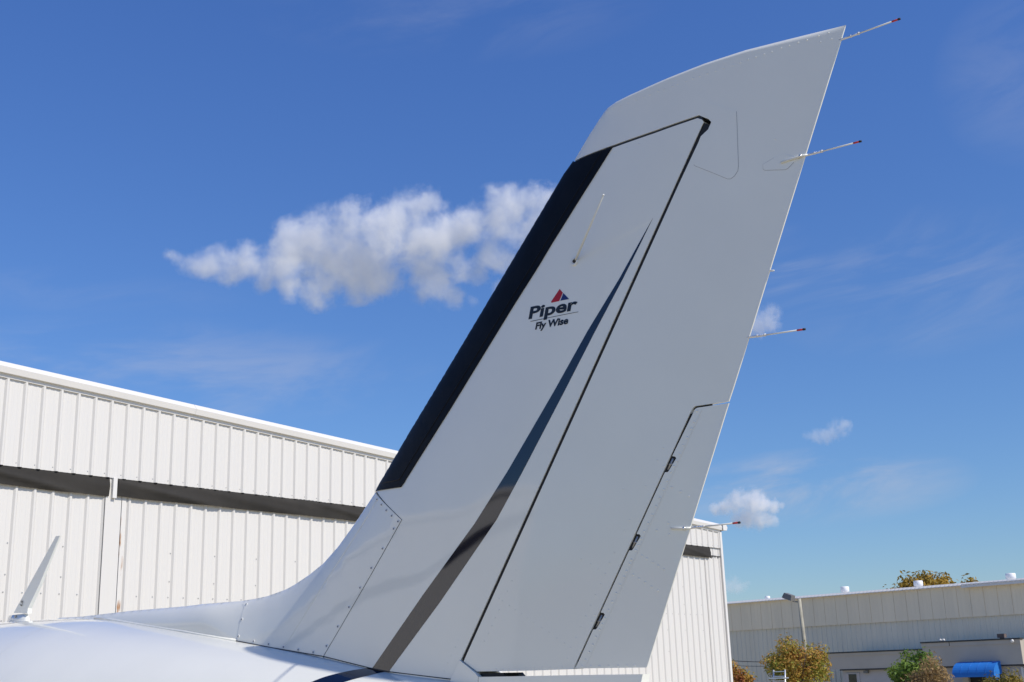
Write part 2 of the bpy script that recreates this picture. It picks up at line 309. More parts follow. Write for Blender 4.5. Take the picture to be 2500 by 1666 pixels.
# ------------------------------------------------------------------ measured outlines of the tail, metres (x, z)
OUT = {
 'LE': [[4.5783,2.1282],[4.4006,2.1237],[4.0666,2.1272],[3.7248,2.1244],[3.6068,2.1263],[3.465,2.1244],[3.3773,2.1239],[3.3213,2.1257],[3.2534,2.1309],[3.1631,2.1464],[3.1179,2.1595],[3.0433,2.1875],[2.976,2.2194],[2.9061,2.2676],[2.8316,2.3316],[2.7751,2.3851],[2.7347,2.4235],[2.7135,2.4485],[2.6526,2.5142],[2.5778,2.5955],[2.408,2.7738],[2.2345,2.9582],[1.9332,3.2794],[1.8965,3.3105],[1.8357,3.3809],[1.785,3.43]],
 'TOP': [[1.785,3.43],[1.7743,3.4363],[1.7642,3.4401],[1.7304,3.4462],[1.6882,3.4488],[1.6485,3.4499],[1.5479,3.4536],[1.426,3.4549],[1.3054,3.4504],[1.1902,3.4386],[1.0299,3.42]],
 'TE': [[1.0299,3.42],[1.7488,1.8559]],
 'NL': [[2.5778,2.5955],[1.9332,3.2794]],
 'seam': [[4.2734,0.0205,2.1089],[4.1651,0.0281,2.0993],[3.9978,0.0424,2.0763],[3.6331,0.0614,2.0286],[3.3468,0.059,1.9869],[3.1608,0.0532,1.9565],[2.9112,0.0575,1.9211],[2.6975,0.0638,1.8804],[2.6186,0.0646,1.868],[2.3763,0.0557,1.8409]],
 'fin': [[1.892,3.3023],[1.7429,3.2942],[1.5934,3.2908],[1.4592,3.2917],[1.4474,3.2843],[1.4419,3.276],[1.4505,3.2636],[1.5423,3.1222],[1.6951,2.8869],[1.8437,2.6582],[2.0152,2.3941],[2.1899,2.1252],[2.3398,1.8944],[2.3798,1.827],[2.6183,1.8458],[2.6967,1.8593],[2.9103,1.9112],[2.9102,1.9267],[2.7066,2.1641],[2.579,2.3162],[2.6555,2.3712],[2.7207,2.4206],[2.7347,2.4235],[2.7135,2.4485],[2.6526,2.5142],[2.5778,2.5955],[2.408,2.7738],[2.2345,2.9582],[1.9332,3.2794],[1.8982,3.3083]],
 'fairing': [[2.6564,2.3701],[2.5805,2.3161],[2.7079,2.1642],[2.9117,1.9261],[2.9216,1.9065],[3.1588,1.9434],[3.3444,1.974],[3.3438,2.0061],[3.3448,2.0548],[3.3462,2.0965],[3.3773,2.1239],[3.3213,2.1257],[3.2534,2.1309],[3.1631,2.1464],[3.1179,2.1595],[3.0433,2.1875],[2.976,2.2194],[2.9061,2.2676],[2.8316,2.3316],[2.7751,2.3851],[2.7347,2.4235]],
 'dorsal': [[3.367,2.1224],[3.3473,2.0966],[3.3458,2.0549],[3.3448,2.0062],[3.3459,1.9767],[3.6319,2.0173],[3.9924,2.0642],[4.1556,2.0858],[4.5061,2.1033],[4.5783,2.1282],[4.4006,2.1237],[4.0666,2.1272],[3.7248,2.1244],[3.6068,2.1263],[3.465,2.1244]],
 'rudder': [[1.8919,3.3082],[1.7427,3.3027],[1.5929,3.2988],[1.4547,3.2994],[1.4177,3.2718],[1.4308,3.2503],[1.4542,3.237],[1.4631,3.2217],[1.5319,3.1193],[1.6843,2.8845],[1.8324,2.6563],[2.0036,2.3926],[2.1778,2.1243],[2.3194,1.9061],[2.3297,1.8896],[2.2845,1.8604],[2.0965,1.858],[1.9678,1.8581],[1.9452,1.8933],[1.8135,2.0982],[1.6836,2.3003],[1.5619,2.4898],[1.5525,2.5025],[1.545,2.5068],[1.4513,2.5057],[1.4325,2.5441],[1.3174,2.7944],[1.1737,3.1072],[1.0299,3.42],[1.1902,3.4386],[1.3054,3.4504],[1.426,3.4549],[1.5479,3.4536],[1.6485,3.4499],[1.6882,3.4488],[1.7304,3.4462],[1.7642,3.4401],[1.7743,3.4363],[1.785,3.43],[1.8357,3.3809],[1.8956,3.3128]],
 'tab': [[1.4518,2.5009],[1.5397,2.5017],[1.5458,2.4994],[1.6231,2.3857],[1.615,2.3836],[1.612,2.379],[1.6359,2.3497],[1.6399,2.3458],[1.6481,2.3463],[1.7455,2.1951],[1.7372,2.1933],[1.734,2.1887],[1.759,2.1579],[1.763,2.1539],[1.7715,2.1541],[1.8709,1.9999],[1.8623,1.9984],[1.859,1.994],[1.8851,1.9615],[1.8892,1.9575],[1.8979,1.9573],[1.9607,1.8595],[1.7488,1.8559],[1.6769,2.0123],[1.605,2.1687],[1.5331,2.3251],[1.4576,2.4894]],
 'boot': [[1.8909,3.3018],[1.7422,3.2953],[1.8089,3.2276],[1.968,3.064],[2.0227,3.0044],[2.1292,2.8965],[2.3833,2.6281],[2.5682,2.4399],[2.5734,2.4329],[2.5904,2.4184],[2.7347,2.4235],[2.7135,2.4485],[2.6526,2.5142],[2.5778,2.5955],[2.408,2.7738],[2.2345,2.9582],[1.9332,3.2794],[1.8982,3.3083]],
 'boot_seam': [[1.7807,3.2942],[2.0488,3.0115],[2.4154,2.6345],[2.5574,2.4875],[2.5984,2.444],[2.7021,2.446]],
 'stripe': [[1.6191,3.0433],[1.6754,2.9737],[1.7372,2.8963],[1.8509,2.768],[1.975,2.6149],[2.1479,2.4106],[2.2744,2.2737],[2.4798,2.0837],[2.6852,1.8839],[2.6955,1.8747],[2.6168,1.8621],[2.6136,1.8732],[2.4127,2.0581],[2.1948,2.2751],[2.094,2.4038],[1.9396,2.609],[1.8312,2.7558],[1.7257,2.8937],[1.6689,2.9722]],
 'spar': [[1.4533,3.2828],[1.7808,2.7791],[2.0856,2.3103],[2.3208,1.9469],[2.351,1.9006],[2.3113,1.8855],[2.2814,1.9315],[2.0484,2.2923],[1.7464,2.7578],[1.4219,3.2582]],
 'horn_web': [[1.863,3.2859],[1.7311,3.2843],[1.4452,3.2818],[1.4504,3.3042],[1.7397,3.3094],[1.8776,3.315]],
 'tab_spar': [[1.5767,2.4996],[1.7691,2.2005],[1.974,1.8827],[1.9363,1.8666],[1.7332,2.1822],[1.5427,2.4794]],
 'tab_web': [[1.5531,2.4994],[1.5013,2.4977],[1.5016,2.5105],[1.5535,2.5124]],
 'torque': [[2.3358,1.8853],[2.2819,1.8553],[2.1945,1.8542],[2.1815,1.8413],[2.3062,1.8299],[2.3605,1.8624]],
 'aft_plate': [[2.3399,1.8927],[2.3141,1.8768],[2.2818,1.8559],[2.2723,1.8468],[2.276,1.805],[2.3777,1.8068],[2.3763,1.8409]],
 'tail_cone': [[2.2709,1.8457],[1.9678,1.8428],[1.7523,1.8398],[1.7687,1.7857],[2.2762,1.7503]],
 'access1': [[1.424,3.326],[1.3934,3.3083],[1.3452,3.2758],[1.3474,3.244],[1.3561,3.1239],[1.3595,3.1098],[1.37,3.0988],[1.3811,3.0937],[1.3902,3.0961],[1.43,3.1244],[1.479,3.1581],[1.4822,3.1627],[1.4787,3.1736],[1.4596,3.2062],[1.4253,3.2438],[1.4151,3.2611],[1.4376,3.2958]],
 'access2': [[1.2278,3.1219],[1.2571,3.1185],[1.2886,3.1089],[1.2895,3.0966],[1.286,3.0922],[1.2306,3.079],[1.2238,3.0811],[1.2071,3.0923],[1.1912,3.097],[1.2084,3.1085]],
 'crease': [[2.7158,2.3906],[2.7469,2.3511],[2.9275,2.1659],[2.9963,2.0887],[3.1033,1.9634]],
 'tab_crease': [[1.5279,2.493],[1.7212,2.1887],[1.9289,1.8612]],
 'rudder_rivets': [[1.7671,3.4226],[1.7387,3.4202],[1.7108,3.4173],[1.6813,3.4172],[1.6527,3.4147],[1.6249,3.4151],[1.6042,3.4137],[1.5773,3.4151],[1.5554,3.4119],[1.5293,3.4131],[1.5115,3.4129],[1.4852,3.4131],[1.4634,3.413],[1.4414,3.4124],[1.4186,3.4124],[1.3934,3.4116],[1.3689,3.4111],[1.3434,3.4106],[1.3194,3.4108],[1.297,3.4119],[1.2751,3.4113],[1.2507,3.4112],[1.23,3.4111],[1.2035,3.4122],[1.1811,3.4118],[1.1568,3.4127],[1.1332,3.4118],[1.1021,3.4129],[1.0759,3.4127],[1.0701,3.3937],[1.099,3.3947],[1.7836,3.4039],[1.2477,3.169],[1.4195,3.314],[1.4027,3.3031],[1.3897,3.2934],[1.3755,3.2839],[1.43,3.2979],[1.415,3.2876],[1.4015,3.2774],[1.3866,3.265],[2.1967,2.0553],[2.1855,2.0489],[2.1623,2.0338],[2.1424,2.0214],[2.1221,2.009],[2.1036,1.9984],[2.0833,1.984],[2.0594,1.9695],[2.0368,1.9555],[2.0123,1.9393],[1.9893,1.9248],[1.9707,1.9132],[2.1341,2.1286],[2.149,2.101],[2.1668,2.0729],[2.1977,2.0238],[2.2116,2.0031],[2.2254,1.9824],[2.2393,1.9617],[2.255,1.941],[2.2176,1.8657],[2.1935,1.865],[2.1728,1.8644],[2.1187,1.8648],[2.0906,1.8654],[2.0636,1.8654],[2.038,1.8647],[2.0137,1.8659],[2.0006,1.8655],[1.9843,1.8852],[1.8897,1.9948],[1.9007,1.9778],[1.9004,2.0193],[1.883,2.046],[1.8647,2.0734],[1.8487,2.0996],[1.8329,2.1271],[1.8684,2.112],[1.8912,2.128],[1.9192,2.1434],[1.9178,1.9922],[1.9349,1.9653],[1.9524,1.9382],[1.667,2.3798],[1.6465,2.4104],[1.6501,2.363],[1.7073,2.3163],[1.775,2.3164],[1.7629,2.2334],[1.7811,2.207],[1.8165,2.1521],[1.8335,2.1265]],
 'tab_rivets': [[1.7666,2.1302],[1.7732,2.1194],[1.7848,2.1018],[1.7926,2.0875],[1.8069,2.0677],[1.8209,2.047],[1.8338,2.0263],[1.8476,2.0052],[1.8595,1.9852],[1.8696,1.9701],[1.8777,1.957],[1.8914,1.9383],[1.902,1.9186],[1.9144,1.9003],[1.9276,1.8807],[1.9385,1.8645],[1.9131,1.864],[1.8863,1.8634],[1.8594,1.8632],[1.8319,1.8626],[1.805,1.8623],[1.7828,1.8619],[1.7354,2.1381],[1.7222,2.1295],[1.7066,2.1189],[1.691,2.1084],[1.6759,2.0985],[1.7657,2.091],[1.7499,2.08],[1.7329,2.0693],[1.7157,2.057],[1.6978,2.0458],[1.5412,2.4934],[1.5519,2.4668],[1.5617,2.4495],[1.5756,2.4283],[1.5882,2.4103],[1.6011,2.3889],[1.6114,2.3715],[1.6208,2.3589],[1.6307,2.3454],[1.6432,2.3239],[1.6561,2.3023],[1.6696,2.2818],[1.683,2.2612],[1.6954,2.2401],[1.7089,2.2199],[1.7228,2.2003],[1.7345,2.1819],[1.7432,2.1656],[1.7515,2.1532],[1.767,2.1302],[1.6326,2.3056],[1.6089,2.2918],[1.5865,2.2774],[1.6864,2.1994],[1.6517,2.1853],[1.6513,2.2155]],
 'fin_rivets': [[2.3467,1.9477],[2.3593,1.9288],[2.374,1.9069],[2.3882,1.8868],[2.4024,1.8649],[1.7358,3.2787],[1.6921,3.2769],[1.6496,3.2754]],
 'screws': [[2.7092,2.3952],[2.682,2.3745],[2.6545,2.3535],[2.6267,2.3333],[2.5949,2.3124],[2.6137,2.2918],[2.6614,2.2357],[2.7093,2.1801],[2.7571,2.1234],[2.8044,2.0671],[2.8529,2.0108],[2.9007,1.9537],[2.9627,1.9372],[3.037,1.9476],[3.1106,1.9585],[3.1853,1.9704],[3.2604,1.9826],[3.3387,2.0019],[3.338,2.058]],
 'screws_dorsal': [[3.3424,2.1082]],
 'whip': [[1.8871,2.9815]],
 'whip_tip': [1.6881,0.17,3.0907],
 'logo_red': [[1.9434,2.9127],[1.9324,2.8992],[1.9459,2.8767],[1.9746,2.8781],[1.9759,2.8817]],
 'logo_blue': [[1.9301,2.8971],[1.9101,2.8744],[1.9417,2.8766]],
 'logo_line': [[2.0543,2.8398],[1.8798,2.83],[1.8798,2.8288],[2.0543,2.8382]],
 'logo_base': [[2.0622,2.8486],[1.9022,2.8388]],
 'logo_capTop': [[2.0567,2.8845],[1.8768,2.8668]],
 'slogan_base': [[2.0369,2.8108],[1.9209,2.8028]],
 'slogan_cap': [[2.0337,2.8297]],
 'wicks': [[[1.0434,3.3843],[0.8913,0.0,3.3823]],[[1.173,3.1031],[1.026,0.0,3.0953]],[[1.379,2.6616],[1.2241,0.0,2.6511]],[[1.5936,2.1967],[1.4483,0.0,2.1962]],[[1.3032,2.8231],[1.2924,0.0,2.821]]],
 'wick_feet': [[1.2392,3.1],[1.643,2.2007]],
 'blade': [[4.9661,0.0,2.1383],[4.9084,0.0,2.1663],[4.8045,0.0,2.2763],[4.6283,0.0,2.4623],[4.5978,0.0,2.4616],[4.7211,0.0,2.2756],[4.7967,0.0,2.1781],[4.797,0.0,2.158],[4.7803,0.0,2.1321]],
 'blade_mark': [[4.8336,0.01,2.1952],[4.8186,0.01,2.2153]],
}
# ------------------------------------------------------------------ parenting that keeps world coordinates
def world_of(o):
    m = o.matrix_basis.copy()
    return world_of(o.parent) @ o.matrix_parent_inverse @ m if o.parent else m

def keep(o, parent):
    o.parent = parent
    o.matrix_parent_inverse = world_of(parent).inverted()
    return o

def part(name, mesh, parent):
    return keep(put(name, mesh), parent)

# ------------------------------------------------------------------ ground
def ground_z(y):
    return -0.95 * min(1.0, max(0.0, (-38.0 - y) / 24.0))
gx = [-2500, -400, -80, -30, 0, 30, 80, 400, 2500]
gy = [-2500, -400, -120, -62, -56, -50, -44, -38, -15, 0, 15, 60, 400, 2500]
gv = [(x, y, ground_z(y)) for y in gy for x in gx]
gf = [(j * len(gx) + i, j * len(gx) + i + 1, (j + 1) * len(gx) + i + 1, (j + 1) * len(gx) + i) for j in range(len(gy) - 1) for i in range(len(gx) - 1)]
tag(put('ground', mesh_of('ground', gv, gf, M_GROUND, True)), kind='structure')

# ------------------------------------------------------------------ the white hangar
HX, RIDGE, EDGE = 17.35, -1.0, -28.10
def roof_z(y): return 6.755 + 0.0413 * 5.2 - 0.0413 * abs(y - RIDGE)
def wall_top(y): return roof_z(y) - 0.20
HEAD = 5.157
hangar = tag(empty('hangar', (HX, RIDGE, 0)), 'white ribbed metal hangar with a dark canvas strip above its sliding doors', 'hangar')
FAR = 2 * RIDGE - EDGE
core = MB()
pts = [(EDGE + 0.02, 0), (FAR - 0.02, 0), (FAR - 0.02, roof_z(FAR) - 0.06), (RIDGE, roof_z(RIDGE) - 0.06), (EDGE + 0.02, roof_z(EDGE) - 0.06)]
core.add([(HX + 0.16, y, z) for y, z in pts] + [(HX + 28, y, z) for y, z in pts],
         [(0, 1, 2, 3, 4), (9, 8, 7, 6, 5)] + [(i, i + 5, (i + 1) % 5 + 5, (i + 1) % 5) for i in range(5)])
part('wall_core', core.mesh('wall_core', M_TRIM), hangar)
PITCH = 0.3048
def rib_profile(y0, y1, phase):
    """height of the ribbed sheet along y, as (y, outward) pairs"""
    out = {round(y0, 4): 0.0, round(y1, 4): 0.0}
    k0 = int(math.floor((y0 - phase) / PITCH)) - 1
    for k in range(k0, k0 + int((y1 - y0) / PITCH) + 4):
        c = phase + k * PITCH
        for dy, h in ((-0.042, 0), (-0.015, 0.032), (0, 0.032), (0.015, 0.032), (0.042, 0), (0.082, 0), (0.094, 0.004), (0.116, 0.004), (0.128, 0), (0.178, 0), (0.19, 0.004), (0.212, 0.004), (0.224, 0)):
            y = c + dy
            if y0 - 1e-4 < y < y1 + 1e-4: out[round(y, 4)] = h
    return sorted(out.items())
def sheet_mesh(y0, y1, phase, zb, ztf, x, name):
    pr = rib_profile(y0, y1, phase)
    v, f = [], []
    for y, h in pr:
        v += [(x - h, y, zb), (x - h, y, ztf(y))]
    for i in range(len(pr) - 1):
        f.append((2 * i, 2 * i + 1, 2 * i + 3, 2 * i + 2))
    return mesh_of(name, v, f, M_WALL)
PH_UP, PH_DOOR1, PH_DOOR2 = -6.655, -6.655, -10.470
SW = 3 * PITCH
# gable sheets above the doors, each three ribs wide
y = EDGE
first = PH_UP + PITCH * (math.floor((EDGE - PH_UP) / PITCH) + 1)
while y < FAR - 0.01:
    y1 = min((first + SW) if y == EDGE else (y + SW), FAR)
    part('wall_sheet', sheet_mesh(y, y1, PH_UP, HEAD, wall_top, HX, 'wall_sheet'), hangar)
    y = y1
# fixed wall beside the doors (right end)
part('wall_sheet', sheet_mesh(EDGE, -27.19, PH_UP, 0.0, lambda y: HEAD + 0.02, HX + 0.042, 'wall_sheet'), hangar)
# door leaves: sheets, stiles, canvas
DX = HX + 0.055
def leaf(y0, y1, phase):
    y = y1
    nxt = phase + PITCH * math.floor((y1 - phase) / PITCH)
    if nxt >= y1: nxt -= PITCH
    while y > y0 + 0.01:
        a = max(nxt, y0); nxt -= SW
        part('door_sheet', sheet_mesh(a, y, phase, 0.03, lambda q: HEAD + 0.03, DX, 'door_sheet'), hangar)
        y = a
leaf(-27.30, -8.588, PH_DOOR2)
leaf(-8.17, 10.5, PH_DOOR1)
leaf(10.95, FAR - 0.4, PH_DOOR1)
def hbox(name, a, b, m=None): 
    q = MB(); q.box(a, b); return part(name, q.mesh(name, m or M_TRIM), hangar)
for yc in (-8.17, 10.93):
    hbox('door_stile', (DX - 0.035, yc - 0.16, 0.03), (DX + 0.04, yc - 0.012, HEAD), M_WALL)
    hbox('door_stile', (DX - 0.02, yc - 0.314, 0.03), (DX + 0.04, yc - 0.164, HEAD), M_WALL)
    hbox('rusty_door_stile', (DX - 0.022, yc - 0.405, 0.03), (DX + 0.02, yc - 0.326, HEAD + 0.02), M_RUST)
    hbox('door_gap', (DX + 0.045, yc - 0.43, 0.03), (DX + 0.06, yc + 0.02, HEAD), M_BLACK)
    hbox('door_post', (HX - 0.035, yc - 0.178, HEAD - 0.33), (HX + 0.03, yc - 0.105, HEAD + 0.002))
hbox('door_gap', (DX + 0.045, -27.20, 0.03), (DX + 0.06, -27.14, HEAD), M_SEAL_GAP)
hbox('door_track_slot', (HX + 0.0, -27.83, 4.905), (HX + 0.038, -27.55, 4.93), M_BLACK)
hbox('door_track_slot', (HX + 0.0, -28.02, 4.90), (HX + 0.038, -27.90, 4.925), M_BLACK)
# canvas weather strips hung from the header
def canvas(ya, yb, seed, droop_b):
    nx, nz = max(6, int((yb - ya) / 0.08)), 9
    v, f = [], []
    for i in range(nx + 1):
        y = ya + (yb - ya) * i / nx
        lo = HEAD - 0.295 + 0.030 * noise.noise((y * 0.55 + seed, 0, 0)) + 0.012 * noise.noise((y * 2.1 + seed, 4, 0))
        if i == 0: lo -= droop_b
        for j in range(nz + 1):
            t = j / nz
            z = HEAD + 0.03 + (lo - HEAD - 0.03) * t
            fold = 0.028 * noise.noise((y * 0.9 + t * 2.2 + seed, t * 1.2, seed)) + 0.034 * max(0, 1 - abs(((y * 0.23 + t * 0.55 + seed) % 1.0) - 0.5) * 10)
            x = HX + 0.012 - 0.045 * math.sin(t * 2.6) - fold * min(1, t * 3)
            v.append((x, y + (0.10 * t if False else 0), z))
    for i in range(nx):
        for j in range(nz):
            a = i * (nz + 1) + j
            f.append((a, a + 1, a + nz + 2, a + nz + 1))
    part('canvas_strip', mesh_of('canvas_strip', v, f, M_CANVAS, True), hangar)
canvas(-27.46, -8.36, 0.3, 0.03)
canvas(-8.225, 10.74, 3.7, 0.0)
canvas(10.88, FAR - 0.5, 6.1, 0.0)
# rake trim along the roof edge
def rake(ya, yb):
    prof = [(0.10, 0.004), (-0.045, 0.0), (-0.108, -0.085), (-0.086, -0.180), (-0.0345, -0.184), (-0.0345, -0.240), (0.10, -0.240)]
    v, f = [], []
    for y in (ya, yb):
        v += [(HX + dx, y, roof_z(y) + dz) for dx, dz in prof]
    n = len(prof)
    for i in range(n): f.append((i, (i + 1) % n, n + (i + 1) % n, n + i))
    f += [tuple(range(n)), tuple(range(n, 2 * n))[::-1]]
    part('roof_edge_trim', mesh_of('roof_edge_trim', v, f, M_TRIM), hangar)
yy = [EDGE + 0.02]
while yy[-1] < RIDGE - 6.2: yy.append(yy[-1] + 6.1)
yy[-1] = RIDGE
yy = yy + [2 * RIDGE - q for q in yy[::-1][1:]]
for a, b in zip(yy[:-1], yy[1:]): rake(a, b - (0.003 if b < yy[-1] else 0))
for s in (0, 1):
    q = MB()
    ya, yb = (EDGE - 0.03, RIDGE) if s == 0 else (RIDGE, FAR + 0.03)
    q.add([(HX + 0.1, ya, roof_z(ya) + 0.002), (HX + 28.2, ya, roof_z(ya) + 0.002), (HX + 28.2, yb, roof_z(yb) + 0.002), (HX + 0.1, yb, roof_z(yb) + 0.002)], [(0, 1, 2, 3)])
    part('roof', q.mesh('roof', M_ROOF), hangar)
# eave gutter with an eight-sided end and the corner trim
q = MB()
gp = [(-0.045, 0.085), (-0.225, 0.095), (-0.295, 0.0), (-0.255, -0.085), (-0.06, -0.095), (-0.045, -0.06)]
gz = 5.765
n = len(gp)
q.add([(HX - 0.10, EDGE + a, gz + b) for a, b in gp] + [(HX + 28, EDGE + a, gz + b) for a, b in gp],
      [tuple(range(n))[::-1], tuple(range(n, 2 * n))] + [(i, (i + 1) % n, n + (i + 1) % n, n + i) for i in range(n)])
part('gutter', q.mesh('gutter', M_TRIM), hangar)
hbox('gutter_bracket', (HX - 0.03, EDGE - 0.042, 5.62), (HX + 0.12, EDGE + 0.012, 5.85), M_BLACK)  # black box drawn as the shade in the gap beside the gutter
hbox('corner_trim', (HX - 0.036, EDGE - 0.045, 0.0), (HX + 0.16, EDGE + 0.065, 5.62))
# sheet fasteners in rows
fs = MB()
def fastener(x, y, z, r=0.011):
    fs.add([(x - 0.006, y + r * math.cos(a), z + r * math.sin(a)) for a in (0, 1.05, 2.09, 3.14, 4.19, 5.24)] + [(x + 0.004, y + r * math.cos(a), z + r * math.sin(a)) for a in (0, 1.05, 2.09, 3.14, 4.19, 5.24)],
           [(0, 5, 4, 3, 2, 1)] + [(i, (i + 1) % 6, (i + 1) % 6 + 6, i + 6) for i in range(6)])
for k in range(-72, 30):
    for ph, y0, y1 in ((PH_DOOR2, -27.1, -8.7), (PH_DOOR1, -8.1, 10.4)):
        yk = ph + k * PITCH + 0.075
        if y0 < yk < y1:
            fastener(DX, yk, 3.27)
            if k % 3 == 0:
                for zz in (4.0, 3.53, 2.85, 2.3): fastener(DX, yk - 0.01, zz)
    yk = PH_UP + k * PITCH + 0.06
    if EDGE < yk < 20: fastener(HX, yk, HEAD + 0.06, 0.008)
tag(part('fasteners', fs.mesh('fasteners', M_DSTEEL), hangar), kind='stuff')

# ------------------------------------------------------------------ the aeroplane's tail
LEn, TOPn = np.array(OUT['LE']), np.array(OUT['TOP'])
TEn, NLn = np.array(OUT['TE']), np.array(OUT['NL'])
XA, XB, XD = 2.9597, 3.5575, 4.4006
def seg_dist(P, L):
    best = np.full(len(P), 1e9)
    for a, b in zip(L[:-1], L[1:]):
        v = b - a; t = np.clip(((P - a) @ v) / (v @ v), 0, 1)
        best = np.minimum(best, np.linalg.norm(P - (a + t[:, None] * v), axis=1))
    return best
def sstep(u):
    u = np.clip(u, 0, 1); return u * u * (3 - 2 * u)
def nose(u):
    u = np.clip(u, 0, 1); return np.sqrt(np.maximum(1 - (1 - u) ** 2, 0))
def lin(L, z): return L[0][0] + (z - L[0][1]) * (L[1][0] - L[0][0]) / (L[1][1] - L[0][1])
BOOT_LE = np.array(OUT['boot'][-8:])
def thick(P, off=0.0):
    """half thickness of the tail surfaces at (x, z) rows of P"""
    P = np.asarray(P, float); X, Z = P[:, 0], P[:, 1]
    xt = lin(TEn, Z); c = lin(NLn, Z) - xt
    Tm = 0.043 * c
    u = np.clip((X - xt) / (0.62 * c), 0, 1); T = 0.0022 + (Tm - 0.0022) * (1.5 * u - 0.5 * u ** 3)
    w = sstep((X - XA) / (XB - XA)); L = 0.36 * c * (1 - w) + 0.085 * w
    T = T * (1 - 0.45 * sstep((X - XB) / (XD - XB)))
    d = seg_dist(P, LEn); dt = seg_dist(P, TOPn)
    if off > 0.0015:   # a shell that wraps the leading edge: signed distance
        o = np.argsort(LEn[:, 1]); xl = np.interp(Z, LEn[o, 1], LEn[o, 0])
        d = np.where(X > xl, -d, d)
    return T * nose((d + off) / L) * nose((dt + off) / 0.017) + off

def inside(P, poly):
    x, z = P[:, 0], P[:, 1]; r = np.zeros(len(P), bool); n = len(poly)
    for i in range(n):
        a, b = poly[i], poly[(i + 1) % n]
        if a[1] == b[1]: continue
        c = (a[1] > z) != (b[1] > z)
        r ^= c & (x < (b[0] - a[0]) * (z - a[1]) / (b[1] - a[1]) + a[0])
    return r

def densify(poly, step, closed=True):
    o = []; n = len(poly)
    for i in range(n if closed else n - 1):
        a, b = np.array(poly[i], float), np.array(poly[(i + 1) % n], float)
        k = max(1, int(math.ceil(np.linalg.norm(b - a) / step)))
        o += [a + (b - a) * j / k for j in range(k)]
    if not closed: o.append(np.array(poly[-1], float))
    return np.array(o)

def skin(name, outline, mats, parent, off=0.0, grid=0.035, step=0.03, both=True, tfun=None, depth=None):
    """A closed shell over an (x, z) outline, lying on the tail's curved surface on both sides (or a thin overlay on the port side)."""
    tf = tfun or thick
    B = densify(outline, step)
    lo, hi = B.min(0), B.max(0)
    gxs, gzs = np.arange(lo[0], hi[0], grid), np.arange(lo[1], hi[1], grid)
    G = np.array([(x + (grid / 2 if j % 2 else 0), z) for j, z in enumerate(gzs) for x in gxs] or [(0, 0)])
    extra = []
    if both and grid < 0.1:
        for L, sp_, offs in ((LEn, 0.02, (0.0015, 0.005, 0.011, 0.02)), (TOPn, 0.007, (0.0012, 0.0035, 0.007, 0.012, 0.0175))):
            D = densify(L, sp_, False)
            t = np.gradient(D, axis=0); t /= np.linalg.norm(t, axis=1)[:, None]
            nrm = np.stack([t[:, 1], -t[:, 0]], 1)
            for d in offs:
                extra += [D + nrm * d, D - nrm * d]
    if extra: G = np.vstack([G] + extra)
    if len(G): 
        G = G[inside(G, B)]
    if len(G):
        dB = seg_dist(G, np.vstack([B, B[:1]])); G = G[dB > 0.0011]
    V = [Vector(p) for p in np.vstack([B, G])] if len(G) else [Vector(p) for p in B]
    nb = len(B)
    res = delaunay_2d_cdt(V, [(i, (i + 1) % nb) for i in range(nb)], [], 1, 1e-6)
    P = np.array([tuple(p) for p in res[0]]); tris = [tuple(t) for t in res[2]]
    y = tf(P, off) if tf is thick else tf(P)
    e = 0.002
    if tf is thick:
        dx = (tf(P - [e, 0], off) - tf(P + [e, 0], off)) / (2 * e); dz = (tf(P - [0, e], off) - tf(P + [0, e], off)) / (2 * e)
        lim = 14.0
        N = np.stack([np.clip(dx, -lim, lim), np.ones(len(P)), np.clip(dz, -lim, lim)], 1)
    else:
        N = np.tile([0, 1, 0], (len(P), 1)).astype(float)
    N /= np.linalg.norm(N, axis=1)[:, None]
    npt = len(P)
    verts = [(p[0], t, p[1]) for p, t in zip(P, y)]
    def ccw(t):
        a, b, c = P[t[0]], P[t[1]], P[t[2]]
        return (b[0] - a[0]) * (c[1] - a[1]) - (b[1] - a[1]) * (c[0] - a[0]) > 0
    faces = [t[::-1] if ccw(t) else t for t in tris]
    nl = [N[i] for f in faces for i in f]
    if both:
        verts += [(p[0], -t, p[1]) for p, t in zip(P, y)]
        f2 = [tuple(i + npt for i in f[::-1]) for f in faces]
        nl += [N[i - npt] * [1, -1, 1] for f in f2 for i in f]
        faces = faces + f2
    # rim from boundary edges
    cnt = {}
    for t in tris:
        for a, b in ((t[0], t[1]), (t[1], t[2]), (t[2], t[0])): 
            k = (min(a, b), max(a, b)); cnt[k] = cnt.get(k, 0) + 1
    for (a, b), c in cnt.items():
        if c != 1: continue
        i0 = len(verts)
        pa, pb = P[a], P[b]
        if both:
            if max(y[a], y[b]) < 1e-5: continue
            ya, yb = -y[a], -y[b]
        else:
            dd = depth if depth is not None else off + 0.0004
            ya, yb = y[a] - dd, y[b] - dd
        verts += [(pa[0], y[a], pa[1]), (pb[0], y[b], pb[1]), (pb[0], yb, pb[1]), (pa[0], ya, pa[1])]
        n = Vector((pb[1] - pa[1], 0, -(pb[0] - pa[0]))); n.normalize()
        m = (pa + pb) / 2 + np.array([n.x, n.z]) * 1e-3
        fc = (i0, i0 + 1, i0 + 2, i0 + 3)
        if inside(m[None, :], B)[0]: n = -n
        g = (Vector(verts[i0 + 1]) - Vector(verts[i0])).cross(Vector(verts[i0 + 2]) - Vector(verts[i0]))
        if g.dot(n) < 0: fc = fc[::-1]
        faces.append(fc); nl += [tuple(n)] * 4
    me = mesh_of(name, verts, faces, mats, True)
    me.normals_split_custom_set([tuple(map(float, q)) for q in nl])
    return part(name, me, parent)

plane = tag(empty('aeroplane', (2.6, 0, 0)), 'white propeller aeroplane seen at its tail, tall swept fin with navy stripe and lettering', 'aeroplane')

